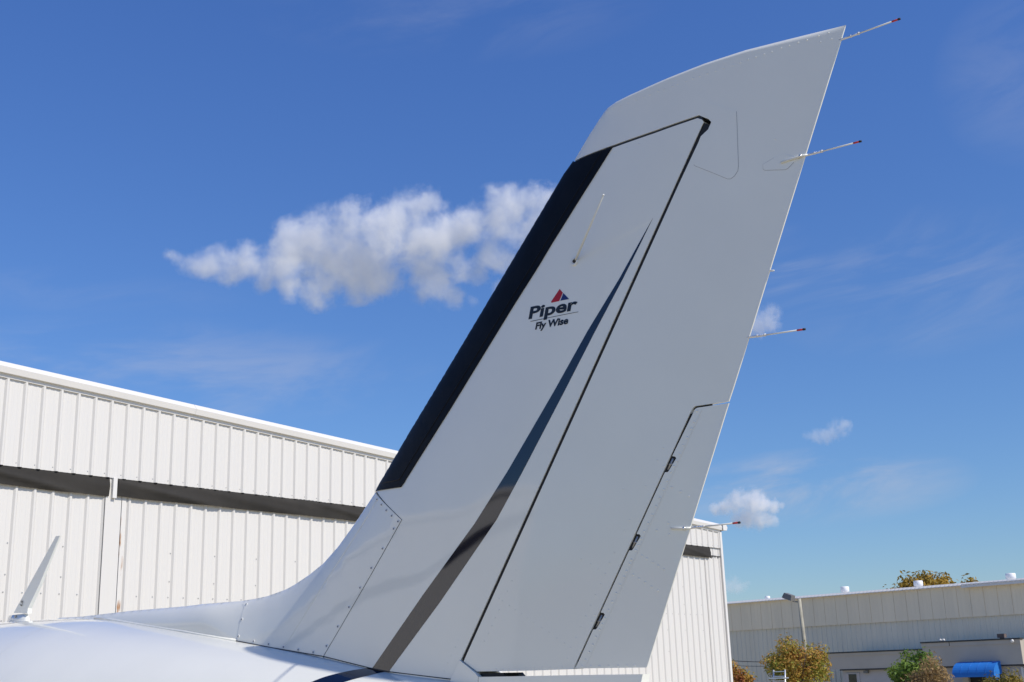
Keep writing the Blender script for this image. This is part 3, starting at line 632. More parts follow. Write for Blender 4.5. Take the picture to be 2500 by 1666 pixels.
# fuselage: rings along x
ZT = [(1.6, 1.79), (2.1, 1.815), (2.376, 1.845), (2.619, 1.873), (2.698, 1.885), (2.911, 1.925), (3.161, 1.960), (3.347, 1.992), (3.633, 2.033), (3.998, 2.079), (4.165, 2.101), (4.3, 2.112), (4.488, 2.121), (4.724, 2.128), (5.0, 2.130), (6, 2.13), (9.5, 2.1), (10.6, 1.95), (11.1, 1.75)]
RR = [(1.6, 0.10), (2.1, 0.17), (2.6, 0.26), (3.2, 0.40), (4.0, 0.55), (5, 0.65), (6, 0.68), (9.5, 0.67), (10.6, 0.45), (11.1, 0.24)]
def smooth_interp(X, T):
    xs = np.array([t[0] for t in T]); zs = np.array([t[1] for t in T])
    return float(np.mean([np.interp(X + d, xs, zs) for d in (-0.12, -0.06, 0, 0.06, 0.12)]))
def fus(X, phi, lift=0.0):
    r = smooth_interp(X, RR); c = smooth_interp(X, ZT) - r
    return (X, (r + lift) * math.sin(phi), c + (r + lift) * math.cos(phi))
xs = np.concatenate([np.arange(1.62, 6.0, 0.06), np.arange(6.0, 11.11, 0.25)])
na = 72
v = [fus(x, 2 * math.pi * k / na) for x in xs for k in range(na)]
f = [(i * na + k, (i + 1) * na + k, (i + 1) * na + (k + 1) % na, i * na + (k + 1) % na) for i in range(len(xs) - 1) for k in range(na)]
f += [tuple(range(na)), tuple(range((len(xs) - 1) * na, len(xs) * na))[::-1]]
fuselage = part('fuselage', mesh_of('fuselage', v, f, M_PAINT, True), plane)
# navy stripe running forward and down the fuselage
UP = [(2.690, 10.0), (2.706, 12.8), (2.758, 24.0), (2.80, 32.0), (2.838, 40.3), (2.897, 50.1), (3.05, 66), (3.4, 82), (4.2, 93), (5.6, 97), (8.5, 98)]
LO = [(2.622, 10.0), (2.629, 13.0), (2.662, 23.2), (2.714, 33.2), (2.729, 38.0), (2.766, 46.0), (2.87, 62), (3.2, 82), (4.1, 98), (5.6, 103), (8.5, 104)]
def edge(T, s):
    t = np.linspace(0, 1, len(T)); return np.interp(s, t, [q[0] for q in T]), np.interp(s, t, [q[1] for q in T])
v, f = [], []
for i in range(61):
    s = i / 60
    a, b = edge(UP, s), edge(LO, s)
    for j in range(5):
        q = j / 4
        v.append(fus(a[0] + (b[0] - a[0]) * q, rad(a[1] + (b[1] - a[1]) * q), 0.0008))
for i in range(60):
    for j in range(4): f.append((i * 5 + j, i * 5 + j + 1, (i + 1) * 5 + j + 1, (i + 1) * 5 + j))
part('stripe', mesh_of('stripe', v, f, M_NAVY, True), fuselage)
# lap seams of the fuselage skins
def seam_strip(pts, w=0.0022, m=None):
    v, f = [], []
    for x, ph in pts:
        r = smooth_interp(x, RR)
        v += [fus(x, ph, 0.0007), fus(x + 0.0, ph + w / r, 0.0007)]
    for i in range(len(pts) - 1): f.append((2 * i, 2 * i + 1, 2 * i + 3, 2 * i + 2))
    part('skin_seam', mesh_of('skin_seam', v, f, m or M_SEAM), fuselage)
M_SEAM = mat('pale_grey_seam', (0.60, 0.61, 0.63), rough=0.5)
v, f = [], []
for ph in np.radians(np.arange(0, 95, 4)): v += [fus(4.32 , ph, 0.0007), fus(4.3225, ph, 0.0007)]
for i in range(len(v) // 2 - 1): f.append((2 * i, 2 * i + 1, 2 * i + 3, 2 * i + 2))
part('skin_seam', mesh_of('skin_seam', v, f, M_SEAM), fuselage)

fin = skin('fin', OUT['fin'], M_PAINT, plane)
fairing = skin('fin_root_fairing', OUT['fairing'], M_PAINT, plane, off=0.0008)
skin('dorsal_fin', OUT['dorsal'], M_PAINT, plane, grid=0.03)
rudder = skin('rudder', OUT['rudder'], M_PAINT, plane, step=0.007)
tab = skin('trim_tab', OUT['tab'], M_PAINT, plane, step=0.02)
skin('aft_fairing_plate', OUT['aft_plate'], M_PAINT, plane, tfun=lambda P: thick(np.clip(P, [1.2, 1.86], [5, 4])) * 0 + 0.060)
skin('tail_cone', OUT['tail_cone'], M_PAINT, plane, grid=0.06, tfun=lambda P: 0.012 + 0.047 * np.clip((P[:, 0] - 1.70) / 0.5, 0, 1))
# dark fillers coloured as the shade in the tail's gaps, and the torque tube
inner = lambda k, m=0.002: (lambda P: np.maximum(thick(P) * k - 0.001, m))
skin('hinge_spar', OUT['spar'], M_BLACK, fin, grid=0.2, tfun=inner(0.95))
skin('horn_web', OUT['horn_web'], M_SEAL_GAP, fin, grid=0.2, tfun=inner(0.90))
skin('hinge_spar', OUT['tab_spar'], M_BLACK, rudder, grid=0.2, tfun=inner(0.8))
skin('tab_web', OUT['tab_web'], M_BLACK, rudder, grid=0.2, tfun=inner(0.5, 0.001))
skin('torque_tube', OUT['torque'], M_BLACK, plane, grid=0.2, tfun=lambda P: P[:, 0] * 0 + 0.044)
# overlays
boot = np.array(OUT['boot'], float)
bl = boot[-8:].copy()
tdir = np.gradient(bl, axis=0); tdir /= np.linalg.norm(tdir, axis=1)[:, None]
bl = bl + np.stack([tdir[:, 1], -tdir[:, 0]], 1) * 0.0028
de_ice = skin('deicing_boot', np.vstack([boot[:-8], bl]), M_BOOT, fin, off=0.003, grid=0.03)
def ribbon(name, pts, w, m, parent, off, side=1):
    D = densify(pts, 0.03, False); t = np.gradient(D, axis=0); t /= np.linalg.norm(t, axis=1)[:, None]
    nn = np.stack([t[:, 1], -t[:, 0]], 1)
    A, Bq = D + nn * w / 2, D - nn * w / 2
    ya, yb, ym = thick(A) + off, thick(Bq) + off, thick(D) + off + w * 0.35
    v, f = [], []
    for a, b, c, p, q, r in zip(A, Bq, D, ya, yb, ym): v += [(a[0], side * p, a[1]), (c[0], side * r, c[1]), (b[0], side * q, b[1])]
    for i in range(len(D) - 1): f += [(3 * i, 3 * i + 1, 3 * i + 4, 3 * i + 3), (3 * i + 1, 3 * i + 2, 3 * i + 5, 3 * i + 4)]
    return part(name, mesh_of(name, v, f, m, True), parent)
ribbon('boot_seam', OUT['boot_seam'], 0.006, M_BOOT, de_ice, 0.0036)
skin('stripe', OUT['stripe'], M_NAVY, fin, off=0.0006, both=False, grid=0.04)
ribbon('crease_bead', OUT['crease'], 0.005, M_PAINT, fairing, 0.0009)
ribbon('lap_bead', OUT['tab_crease'], 0.0025, M_PAINT, tab, 0.0003)
skin('access_panel', OUT['access1'], M_PAINT, rudder, off=0.0009, both=False, step=0.012)
skin('access_panel', OUT['access2'], M_PAINT, rudder, off=0.0009, both=False, step=0.012)
ribbon('panel_edge', OUT['access1'][2:12], 0.0018, M_LINE, rudder, 0.0002)
ribbon('panel_edge', OUT['access2'][1:8], 0.0018, M_LINE, rudder, 0.0002)
ribbon('panel_seam', [OUT['fin'][i] for i in range(-13, -8)], 0.0016, M_SEAL_GAP, fin, 0.0006)
# dark sealant at the fuselage joint, then a white bead standing for highlight
S = np.array(OUT['seam'], float)
q = MB()
sp = [S[4:][i] + (S[4:][i + 1] - S[4:][i]) * k / 6 for i in range(len(S) - 5) for k in range(6)] + [S[-1]]
q.tube([(p[0], p[1] + 0.0015, p[2] + 0.001) for p in sp], 0.0015, 6)
part('sealant_line', q.mesh('sealant_line', M_SEAL_GAP, True), plane)
q = MB(); q.tube([(p[0], p[1] - 0.001, p[2] + 0.001) for p in S[:5]], 0.0058, 8)  # white bead shaped to show the highlight on the dorsal fillet
part('sealant_line', q.mesh('sealant_line', M_PAINT, True), plane)

# rivets, screws
def surf_frame(p, off=0.0):
    P = np.array([p], float); e = 0.002
    y = float(thick(P)[0]) + off
    nx = float((thick(P - [e, 0]) - thick(P + [e, 0]))[0] / (2 * e)); nz = float((thick(P - [0, e]) - thick(P + [0, e]))[0] / (2 * e))
    return Vector((p[0], y, p[1])), Vector((nx, 1, nz)).normalized()
def dots(name, pts, r, h, m, parent, n=8):
    b = MB()
    for p in pts:
        c, nn = surf_frame(p)
        a = nn.orthogonal().normalized(); d = nn.cross(a)
        ring = lambda rr, hh: [c + (a * math.cos(2 * math.pi * k / n) + d * math.sin(2 * math.pi * k / n)) * rr + nn * hh for k in range(n)]
        vs = ring(r, -0.0005) + ring(r * 0.8, h * 0.75) + ring(r * 0.4, h)
        fsx = [(i * n + k, i * n + (k + 1) % n, (i + 1) * n + (k + 1) % n, (i + 1) * n + k) for i in range(2) for k in range(n)] + [tuple(range(2 * n, 3 * n))]
        b.add(vs, fsx)
    return tag(part(name, b.mesh(name, m, True), parent), kind='stuff')
dots('rivets', OUT['rudder_rivets'], 0.0027, 0.0008, M_PAINT, rudder)
dots('rivets', OUT['tab_rivets'], 0.0034, 0.0012, M_PAINT, tab)
dots('rivets', OUT['fin_rivets'], 0.0027, 0.0007, M_PAINT, fin)
b = MB()
b.lathe([(0.0056, -0.001), (0.0056, 0.0010), (0.0046, 0.0013), (0.0038, 0.0010)], 14, mi=0)
b.lathe([(0.0034, 0.0002), (0.0031, 0.0017), (0.0022, 0.0024), (0.0018, 0.0024)], 12, mi=1)
b.lathe([(0.0017, 0.0020), (0.0015, 0.00255)], 8, mi=2)
screw_mesh = b.mesh('screw', [M_RING, M_HEAD, M_BLACK], False)
for i, p in enumerate(OUT['screws'] + OUT['screws_dorsal']):
    c, nn = surf_frame(p, 0.0008)
    o = put('screw', screw_mesh)
    o.matrix_basis = Matrix.Translation(c) @ nn.to_track_quat('Z', 'Y').to_matrix().to_4x4()
    keep(o, fairing)

# tab hinges in the slots
for p in ((1.6, 2.29), ):
    pass
TABLINE = [OUT['tab'][3], OUT['tab'][8], OUT['tab'][9], OUT['tab'][14], OUT['tab'][15], OUT['tab'][20]]
for i in range(3):
    a, c = np.array(TABLINE[2 * i]), np.array(TABLINE[2 * i + 1])
    m = (a + c) / 2 - [0.004, 0]
    y = float(thick(np.array([m]))[0])
    q = MB()
    q.tube([(a[0] * .85 + c[0] * .15 - .004, y * 0.72, a[1] * .85 + c[1] * .15), (c[0] * .85 + a[0] * .15 - .004, y * 0.72, c[1] * .85 + a[1] * .15)], 0.0028, 8)
    q.tube([(m[0] + .004, y * 0.8, m[1]), (m[0] - .008, y * 0.8, m[1] - .001)], 0.0022, 6)
    part('tab_hinge', q.mesh('tab_hinge', M_DSTEEL, True), tab)

# static wicks: rod, ferrule, red tip and black point
for i, (a, e) in enumerate(OUT['wicks']):
    A, E = Vector((a[0], 0.0, a[1])), Vector(e)
    d = (E - A).normalized(); L = (E - A).length
    q = MB()
    if i < 4:
        q.tube([A - d * 0.01, A + d * L * 0.28], 0.0030, 8, 1)
        q.tube([A + d * L * 0.27, A + d * L * 0.30], 0.0038, 8, 2)
        q.tube([A + d * L * 0.14, A + d * L * 0.16], 0.0037, 8, 2)
        q.tube([A + d * L * 0.3, A + d * L * 0.86], 0.0020, 8, 0)
        q.tube([A + d * L * 0.86, A + d * L * 0.97], 0.0025, 8, 3)
        q.tube([A + d * L * 0.96, A + d * L * 1.0], 0.0030, 8, 4)
        if i in (1, 3):
            ft = OUT['wick_feet'][0 if i == 1 else 1]
            c, nn = surf_frame(ft, 0.001)
            q.tube([c - nn * 0.004, c + nn * 0.0015, A + Vector((0.012, 0.006, 0)), A + d * 0.004], [0.0012, 0.0030, 0.0036, 0.0032], 8, 0)
            q.tube([A + Vector((0.016, 0.006, 0)), A + Vector((0.010, 0.006, 0))], 0.0046, 8, 1)
        part('static_wick', q.mesh('static_wick', [M_ROD, M_STEEL, M_TRIM, M_TIPRED, M_BLACK], True), tab if i == 3 else rudder)
    else:
        q.tube([A, E], 0.0022, 6, 0)
        part('drain_tube', q.mesh('drain_tube', [M_ROD], True), rudder)

# whisker antennas, one each side of the fin
for side in (1, -1):
    c, nn = surf_frame(OUT['whip'][0])
    tip = Vector(OUT['whip_tip']); d = tip - c
    fl = lambda p: (p[0], p[1] * side, p[2])
    q = MB()
    a = nn.orthogonal().normalized(); bb = nn.cross(a)
    n = 16
    rings = [(0.0115, -0.001), (0.0115, 0.0035), (0.0095, 0.006), (0.0075, 0.004)]
    vs = [fl(c + (a * math.cos(2 * math.pi * k / n) + bb * math.sin(2 * math.pi * k / n)) * r + nn * h) for r, h in rings for k in range(n)]
    q.add(vs, [(i * n + k, i * n + (k + 1) % n, (i + 1) * n + (k + 1) % n, (i + 1) * n + k) for i in range(3) for k in range(n)] + [tuple(range(3 * n, 4 * n))], 1)
    q.tube([fl(c + nn * 0.001 + d * 0.0), fl(c + d * 0.035)], [0.0068, 0.0050], 10, 2)
    q.tube([fl(c + d * 0.03), fl(c + d * 0.5), fl(tip)], [0.0036, 0.0029, 0.0018], 8, 0)
    q.tube([fl(tip - d * 0.006), fl(tip + d * 0.008)], 0.0026, 8, 3)
    part('whisker_antenna', q.mesh('whisker_antenna', [M_ROD, M_RING, M_BLACK, M_ROD], True), fin)

# lettering and emblem on the fin (flat print)
def decal(name, pts2, tris, m, off=0.0007):
    P = np.array(pts2, float); y = thick(P) + off
    me = mesh_of(name, [(p[0], t, p[1]) for p, t in zip(P, y)], tris, m)
    return part(name, me, fin)
skin('emblem_triangle', OUT['logo_red'], M_RED, fin, off=0.0007, both=False)
skin('emblem_triangle', OUT['logo_blue'], M_BLUE, fin, off=0.0007, both=False)
skin('lettering_underline', OUT['logo_line'], M_INK, fin, off=0.0007, both=False)
def print_text(name, body, base, capv, width, bold, m, shear, spacing=1.0):
    """text laid along the fin surface: base = (x,z) start and end of the baseline, capv = (x,z) vector up to the cap height"""
    cu = bpy.data.curves.new(name, 'FONT'); cu.body = body; cu.size = 1.0; cu.offset = bold; cu.space_character = spacing
    cu.resolution_u = 4
    o = bpy.data.objects.new(name, cu); COL.objects.link(o)
    dg = bpy.context.evaluated_depsgraph_get()
    me = bpy.data.meshes.new_from_object(o.evaluated_get(dg))
    bpy.data.objects.remove(o); bpy.data.curves.remove(cu)
    co = np.empty(len(me.vertices) * 3); me.vertices.foreach_get('co', co); co = co.reshape(-1, 3)[:, :2]
    faces = [tuple(p.vertices) for p in me.polygons]
    bpy.data.meshes.remove(me)
    x0, x1 = co[:, 0].min(), co[:, 0].max()
    cap = 0.70
    A, Bv, U = np.array(base[0]), np.array(base[1]), np.array(capv)
    u = (co[:, 0] - x0) / (x1 - x0)
    w = co[:, 1] / cap
    P = A + u[:, None] * (Bv - A) + w[:, None] * U
    return decal(name, P, faces, m)
LB, LC = np.array(OUT['logo_base']), np.array(OUT['logo_capTop'])
print_text('lettering', 'Piper', (LB[0], LB[1] + [-0.0170, -0.001]), (-0.0085, 0.0345), 1, 0.032, M_INK, 0)
SB, SC = np.array(OUT['slogan_base']), np.array(OUT['slogan_cap'])
print_text('slogan_lettering', 'Fly Wise', (SB[0], SB[1] + [-0.004, 0.0]), (-0.0050, 0.0195), 1, 0.040, M_INK, 0)

# blade antenna on the fuselage spine
BL = np.array(OUT['blade'])
bl2 = BL[:, [0, 2]]
zb = 2.13
def blade_t(P):
    h = np.clip((P[:, 1] - zb) / 0.33, 0, 1); return 0.010 - 0.007 * h
ba = skin('blade_antenna', [tuple(p) for p in bl2[1:-1]], M_PAINT, plane, grid=0.02, tfun=blade_t, step=0.02)
q = MB()
foot = [(4.985, 0.0), (4.94, 0.013), (4.86, 0.019), (4.81, 0.016), (4.785, 0.0), (4.81, -0.016), (4.86, -0.019), (4.94, -0.013)]
q.add([(x, y, 2.118) for x, y in foot] + [(4.865 + (x - 4.865) * 0.93, y * 0.85, 2.136 if x < 4.9 else 2.132) for x, y in foot] + [(4.875 + (x - 4.875) * 0.78, y * 0.42, 2.158 if x > 4.8 else 2.15) for x, y in foot],
      [(i, (i + 1) % 8, (i + 1) % 8 + 8, i + 8) for i in range(8)] + [(i + 8, (i + 1) % 8 + 8, (i + 1) % 8 + 16, i + 16) for i in range(8)] + [tuple(range(16, 24))])
part('antenna_foot', q.mesh('antenna_foot', M_PAINT, True), ba)
q = MB(); q.tube([(4.885, 0.009, 2.150), (4.885, 0.0150, 2.150)], 0.006, 8); part('foot_screw', q.mesh('foot_screw', M_DSTEEL), ba)

def blade_text():
    cu = bpy.data.curves.new('marking', 'FONT'); cu.body = 'L5'; cu.size = 0.024; cu.offset = 0.0006; cu.resolution_u = 3
    o = bpy.data.objects.new('marking', cu); COL.objects.link(o)
    me = bpy.data.meshes.new_from_object(o.evaluated_get(bpy.context.evaluated_depsgraph_get()))
    bpy.data.objects.remove(o); bpy.data.curves.remove(cu)
    up = Vector((-0.42, 0, 0.9)).normalized(); rt = Vector((-0.9, 0, -0.42)).normalized()
    for vtx in me.vertices:
        c = Vector((4.852, 0.0118, 2.192)) + up * vtx.co.x - rt * (vtx.co.y - 0.008)
        vtx.co = c
    me.materials.clear(); me.materials.append(M_INK)
    part('marking', me, ba)
blade_text()
# ------------------------------------------------------------------ the buildings across the apron
WD = Vector((0.99082112, -0.13517951, 0.0))      # along the far building, away from the camera
WN = Vector((0.13517951, 0.99082112, 0.0))       # out of its wall
def W(u, k, z): 
    p = Vector((CAM.x, CAM.y, 0)) - WN * k + WD * u
    return Vector((p.x, p.y, z))
GZ = -0.95
def wbox(mb, u0, u1, k0, k1, z0, z1, mi=0):
    c = [W(u, k, z) for z in (z0, z1) for u, k in ((u0, k0), (u1, k0), (u1, k1), (u0, k1))]
    mb.add(c, [(0, 3, 2, 1), (4, 5, 6, 7), (0, 1, 5, 4), (1, 2, 6, 5), (2, 3, 7, 6), (3, 0, 4, 7)], mi)
def wpart(name, parent, m, *boxes):
    q = MB()
    for b in boxes: wbox(q, *b)
    return part(name, q.mesh(name, m), parent)

shed = tag(empty('warehouse', W(44, 85, GZ)), 'long warehouse with beige metal siding over grey siding and round white roof caps', 'warehouse')
KW = 75.0
U0, U1 = 12.0, 72.0
BAND, EAVE = 4.455, 6.46
wpart('wall_core', shed, M_LOWER, (U0, U1, KW + 0.06, KW + 34, GZ, EAVE - 0.03))
# upper beige sheets, one every 0.9 m, each lapped over the next
u = U0
PU = 0.905
while u < U1 - 0.1:
    q = MB()
    a, b = u, u + PU
    e = random.uniform(0.0, 0.012)
    pr = [(a, 0.0), (a + 0.018, 0.045), (a + 0.30, 0.03), (a + 0.32, 0.04), (a + 0.34, 0.03), (a + 0.60, 0.03), (a + 0.62, 0.04), (a + 0.64, 0.03), (b - 0.012, 0.03 + e), (b, 0.0)]
    vs = []
    for uu, h in pr: vs += [W(uu, KW - 0.05 - h, BAND), W(uu, KW - 0.05 - h, EAVE)]
    q.add(vs, [(2 * i, 2 * i + 1, 2 * i + 3, 2 * i + 2) for i in range(len(pr) - 1)] + [tuple(2 * i for i in range(len(pr)))])
    part('upper_sheet', q.mesh('upper_sheet', M_UPPER), shed)
    u = b
# lower grey sheets with closer ribs
u = U0
PL = 0.39 * 2
while u < U1 - 0.1:
    pr = []
    for r in range(2):
        c = u + r * 0.39
        pr += [(c, 0.0), (c + 0.03, 0.045), (c + 0.10, 0.045), (c + 0.13, 0.0)]
    pr.append((u + PL + 0.002, 0.0))
    q = MB(); vs = []
    for uu, h in pr: vs += [W(uu, KW + 0.03 - h, GZ), W(uu, KW + 0.03 - h, BAND + 0.02)]
    q.add(vs, [(2 * i, 2 * i + 1, 2 * i + 3, 2 * i + 2) for i in range(len(pr) - 1)])
    part('lower_sheet', q.mesh('lower_sheet', M_LOWER), shed)
    u += PL
# roof and its scalloped white edge
q = MB()
q.add([W(U0 - .3, KW - 0.30, EAVE + 0.02), W(U1 + .3, KW - 0.30, EAVE + 0.02), W(U1 + .3, KW + 17, EAVE + 0.75), W(U0 - .3, KW + 17, EAVE + 0.75), W(U1 + .3, KW + 34, EAVE + 0.05), W(U0 - .3, KW + 34, EAVE + 0.05)],
      [(0, 1, 2, 3), (3, 2, 4, 5)])
part('roof', q.mesh('roof', M_ROOF), shed)
q = MB(); vs = []; us = np.arange(U0, U1, 0.1)
for i, uu in enumerate(us):
    s = 0.030 * (1 if (i % 3) == 0 else 0)
    vs += [W(uu, KW - 0.12, EAVE + 0.16), W(uu, KW - 0.31, EAVE + 0.005 - s), W(uu, KW - 0.30, EAVE - 0.02 - s)]
q.add(vs, [(3 * i + j, 3 * i + j + 1, 3 * i + j + 4, 3 * i + j + 3) for i in range(len(us) - 1) for j in (0, 1)])
vs = []
for uu in us[::6]: vs += [W(uu, KW - 0.12, EAVE + 0.161), W(uu, KW + 0.3, EAVE + 0.19)]
q.add(vs, [(2 * i, 2 * i + 1, 2 * i + 3, 2 * i + 2) for i in range(len(us[::6]) - 1)])
part('eave_trim', q.mesh('eave_trim', M_TRIM), shed)
wpart('gutter', shed, M_TRIM, (U0 - .2, 37.69, KW - 0.47, KW - 0.33, EAVE - 0.16, EAVE - 0.03))
wpart('gutter', shed, M_TRIM, (U0 - .2, 37.69, KW - 0.42, KW - 0.33, EAVE + 0.01, EAVE + 0.06))
for uu, kk, zb_, ht, rr2 in ((54.77, 77.5, 6.55, 0.42, 0.20), (48.02, 77.5, 6.55, 0.64, 0.31), (42.24, 77.5, 6.55, 0.62, 0.31), (35.70, 77.5, 6.55, 0.60, 0.32)):
    c = W(uu, kk, zb_)
    q = MB(); q.lathe([(rr2 * 0.62, -0.1), (rr2 * 0.62, ht * 0.42), (rr2 * 0.75, ht * 0.5)], 18, tuple(c))
    o = part('roof_vent', q.mesh('roof_vent', M_VENT, True), shed)
    q = MB(); q.lathe([(rr2 * 0.9, ht * 0.42), (rr2, ht * 0.45), (rr2, ht * 0.92), (rr2 * 0.93, ht), (0.02, ht * 1.04)], 22, tuple(c))
    part('vent_cap', q.mesh('vent_cap', M_VENT, True), o)

annex = tag(empty('office_annex', W(39, 73, GZ)), 'low grey office with dark coping and blue awning in front of the beige warehouse', 'office')
KA = 71.0
wpart('parapet', annex, M_ANNEX, (38.93, 45.80, KA, KA + 3.9, 1.49, 2.50))
wpart('parapet', annex, M_ANNEX, (32.66, 38.92, KA - 0.06, KA + 3.9, 1.49, 2.90))
wpart('parapet_band', annex, M_ANNEX, (38.95, 45.83, KA - 0.05, KA - 0.003, 2.33, 2.50), )
wpart('parapet_band', annex, M_ANNEX, (32.64, 38.94, KA - 0.11, KA - 0.063, 2.67, 2.90))
wpart('coping', annex, M_COPING, (38.94, 45.88, KA - 0.10, KA + 0.3, 2.503, 2.585))
wpart('coping', annex, M_COPING, (32.60, 38.97, KA - 0.16, KA + 0.3, 2.903, 2.985))
wpart('parapet_joint', annex, M_COPING, (37.05, 37.09, KA - 0.116, KA - 0.112, 2.68, 2.90))
wpart('soffit_trim', annex, M_COPING, (38.96, 44.98, KA - 0.02, KA + 0.24, 1.40, 1.487))
wpart('soffit_trim', annex, M_COPING, (32.4, 38.92, KA - 0.05, KA + 0.24, 1.42, 1.487))
wpart('lower_wall', annex, M_ANNEXLO, (32.70, 44.95, KA + 0.25, KA + 3.9, GZ, 1.398))
wpart('entrance_door', annex, M_ANNEXLO, (43.70, 44.72, KA + 0.20, KA + 0.247, GZ, 1.24))
wpart('door_glass', annex, M_GLASS, (43.93, 44.49, KA + 0.17, KA + 0.198, GZ + 0.3, 1.16))
wpart('wall_lamp', annex, M_GREYM, (43.0, 43.3, KA + 0.05, KA + 0.245, 1.20, 1.36))
wpart('post', annex, M_ANNEX, (36.15, 36.50, KA - 0.1, KA + 0.1, GZ, 1.0))
wpart('entrance_recess', annex, M_BLACK, (34.2, 36.1, KA + 0.1, KA + 0.247, GZ, 0.9))  # solid black box painted as the shade under the awning entrance
wpart('downpipe', annex, M_TRIM, (32.80, 32.92, KA + 0.1, KA + 0.24, GZ, 1.33))
# quarter-round awning
q = MB(); vs = []
nseg = 8
prof = [(0.03 + 1.05 * math.sin(i / nseg * math.pi / 2), 1.70 - 0.66 * (1 - math.cos(i / nseg * math.pi / 2)) * 1.12) for i in range(nseg + 1)]
pan = np.linspace(34.02, 36.62, 6)
for uu in pan:
    for dk, z in prof: vs.append(W(uu, KA - dk, z))
n1 = nseg + 1
q.add(vs, [(i * n1 + j, i * n1 + j + 1, (i + 1) * n1 + j + 1, (i + 1) * n1 + j) for i in range(5) for j in range(nseg)])
for uu in (pan[0], pan[-1]):
    q.add([W(uu, KA - dk, z) for dk, z in prof] + [W(uu, KA - 0.03, prof[-1][1])], [tuple(range(n1 + 1))])
aw = part('awning', q.mesh('awning', M_AWNING), annex)
q = MB()
for uu in pan[1:-1]:
    q.tube([W(uu, KA - dk - 0.006, z + 0.004) for dk, z in prof], 0.011, 5)
part('awning_seam', q.mesh('awning_seam', M_AWNING, True), aw)
zl = prof[-1][1]
q = MB(); wbox(q, 34.02, 36.62, KA - 1.09, KA - 1.07, zl - 0.13, zl)
wbox(q, 34.02, 34.5, KA - 1.10, KA - 0.4, zl - 0.30, zl - 0.001)
part('awning_valance', q.mesh('awning_valance', M_AWNING), aw)
# fittings on the annex roof
q = MB(); c = W(33.85, KA + 0.15, 2.98)
wbox(q, 33.62, 34.05, KA + 0.02, KA + 0.35, 3.03, 3.26); wbox(q, 33.74, 33.95, KA + 0.1, KA + 0.3, 2.98, 3.04)
part('exhaust_hood', q.mesh('exhaust_hood', mat('brown_rusty_hood', (0.13, 0.10, 0.09), rough=0.8, var=0.3, scale=6)), annex)
q = MB()
for s in (-1, 1):
    c = W(37.58 + 0.11 * s, KA + 0.05, 3.08)
    q.tube([c, c + WN * 0.12 - Vector((0, 0, 0.05)) - WD * 0.05], [0.05, 0.085], 10)
q.tube([W(37.58, KA + 0.1, 2.97), W(37.58, KA + 0.1, 3.10)], 0.03, 6)
part('twin_floodlight', q.mesh('twin_floodlight', M_VENT, True), annex)
q = MB(); q.tube([W(33.08, KA - 0.12, 2.86), W(33.02, KA - 0.30, 2.80)], [0.06, 0.10], 10); part('wall_lamp', q.mesh('wall_lamp', M_VENT, True), annex)

cream = tag(empty('cream_building', W(29.4, 72, GZ)), 'cream sunlit building edge showing past the grey office at the right border', 'building')
wpart('wall', cream, M_CREAM, (26.0, 32.55, KA + 0.6, KA + 3.0, GZ, 2.92))
wpart('cornice', cream, M_CREAM, (25.9, 32.60, KA + 0.5, KA + 3.1, 2.50, 2.62))
wpart('roof', cream, M_ROOF, (25.9, 32.60, KA + 0.5, KA + 3.1, 2.923, 2.99))

# pole with floodlight
pole = tag(empty('light_pole', W(45.5, 68, GZ)), 'pale pole with boxy grey floodlight standing before the warehouse', 'light pole')
q = MB(); q.tube([W(45.45, 68, GZ), W(45.5, 68, 3.0), W(45.58, 68, 6.02)], [0.15, 0.135, 0.11], 12)
part('pole', q.mesh('pole', M_POLE, True), pole)
q = MB()
c = W(46.22, 67.8, 6.18)
a1 = (WD * 0.93 + Vector((0, 0, 0.36))).normalized(); a2 = WN; a3 = a1.cross(a2).normalized()
def obox(mb, c, a, ax, b, bx, d, dx, mi=0, taper=1.0):
    vs = [c + a * (ax * sx) * (taper if sz > 0 else 1) + b * (bx * sy) * (taper if sz > 0 else 1) + d * (dx * sz) for sz in (-1, 1) for sx, sy in ((-1, -1), (1, -1), (1, 1), (-1, 1))]
    mb.add(vs, [(0, 3, 2, 1), (4, 5, 6, 7), (0, 1, 5, 4), (1, 2, 6, 5), (2, 3, 7, 6), (3, 0, 4, 7)], mi)
up3 = a3 if a3.z > 0 else -a3
obox(q, c, a1, 0.36, a2, 0.26, up3, 0.17, taper=0.82)
hd = part('floodlight', q.mesh('floodlight', M_GREYM), pole)
q = MB(); obox(q, c - up3 * 0.185, a1, 0.31, a2, 0.22, up3, 0.012); part('floodlight_lens', q.mesh('floodlight_lens', M_VENT), hd)
q = MB(); q.tube([W(45.58, 68, 5.80), W(45.95, 67.9, 5.86), c - up3 * 0.17], 0.035, 8); part('bracket', q.mesh('bracket', M_GREYM, True), pole)

# aluminium ladder
KL = 56.0
lad = tag(empty('ladder', W(39.45, KL, GZ)), 'white aluminium ladder top in front of the orange crape myrtle', 'ladder')
for uu in (39.82, 39.08):
    q = MB(); q.tube([W(uu, KL, GZ), W(uu - 0.02, KL + 0.3, 1.63)], 0.042, 6); part('rail', q.mesh('rail', M_ALU, True), lad)
zz = GZ + 0.28
while zz < 1.56:
    q = MB(); kk = KL + 0.3 * (zz - GZ) / 2.58
    wbox(q, 39.06, 39.83, kk - 0.04, kk + 0.04, zz - 0.02, zz + 0.022); part('rung', q.mesh('rung', M_ALU), lad); zz += 0.245
q = MB(); wbox(q, 39.0, 39.92, KL - 0.05, KL + 0.5, 1.17, 1.23); part('platform', q.mesh('platform', M_ALU), lad)

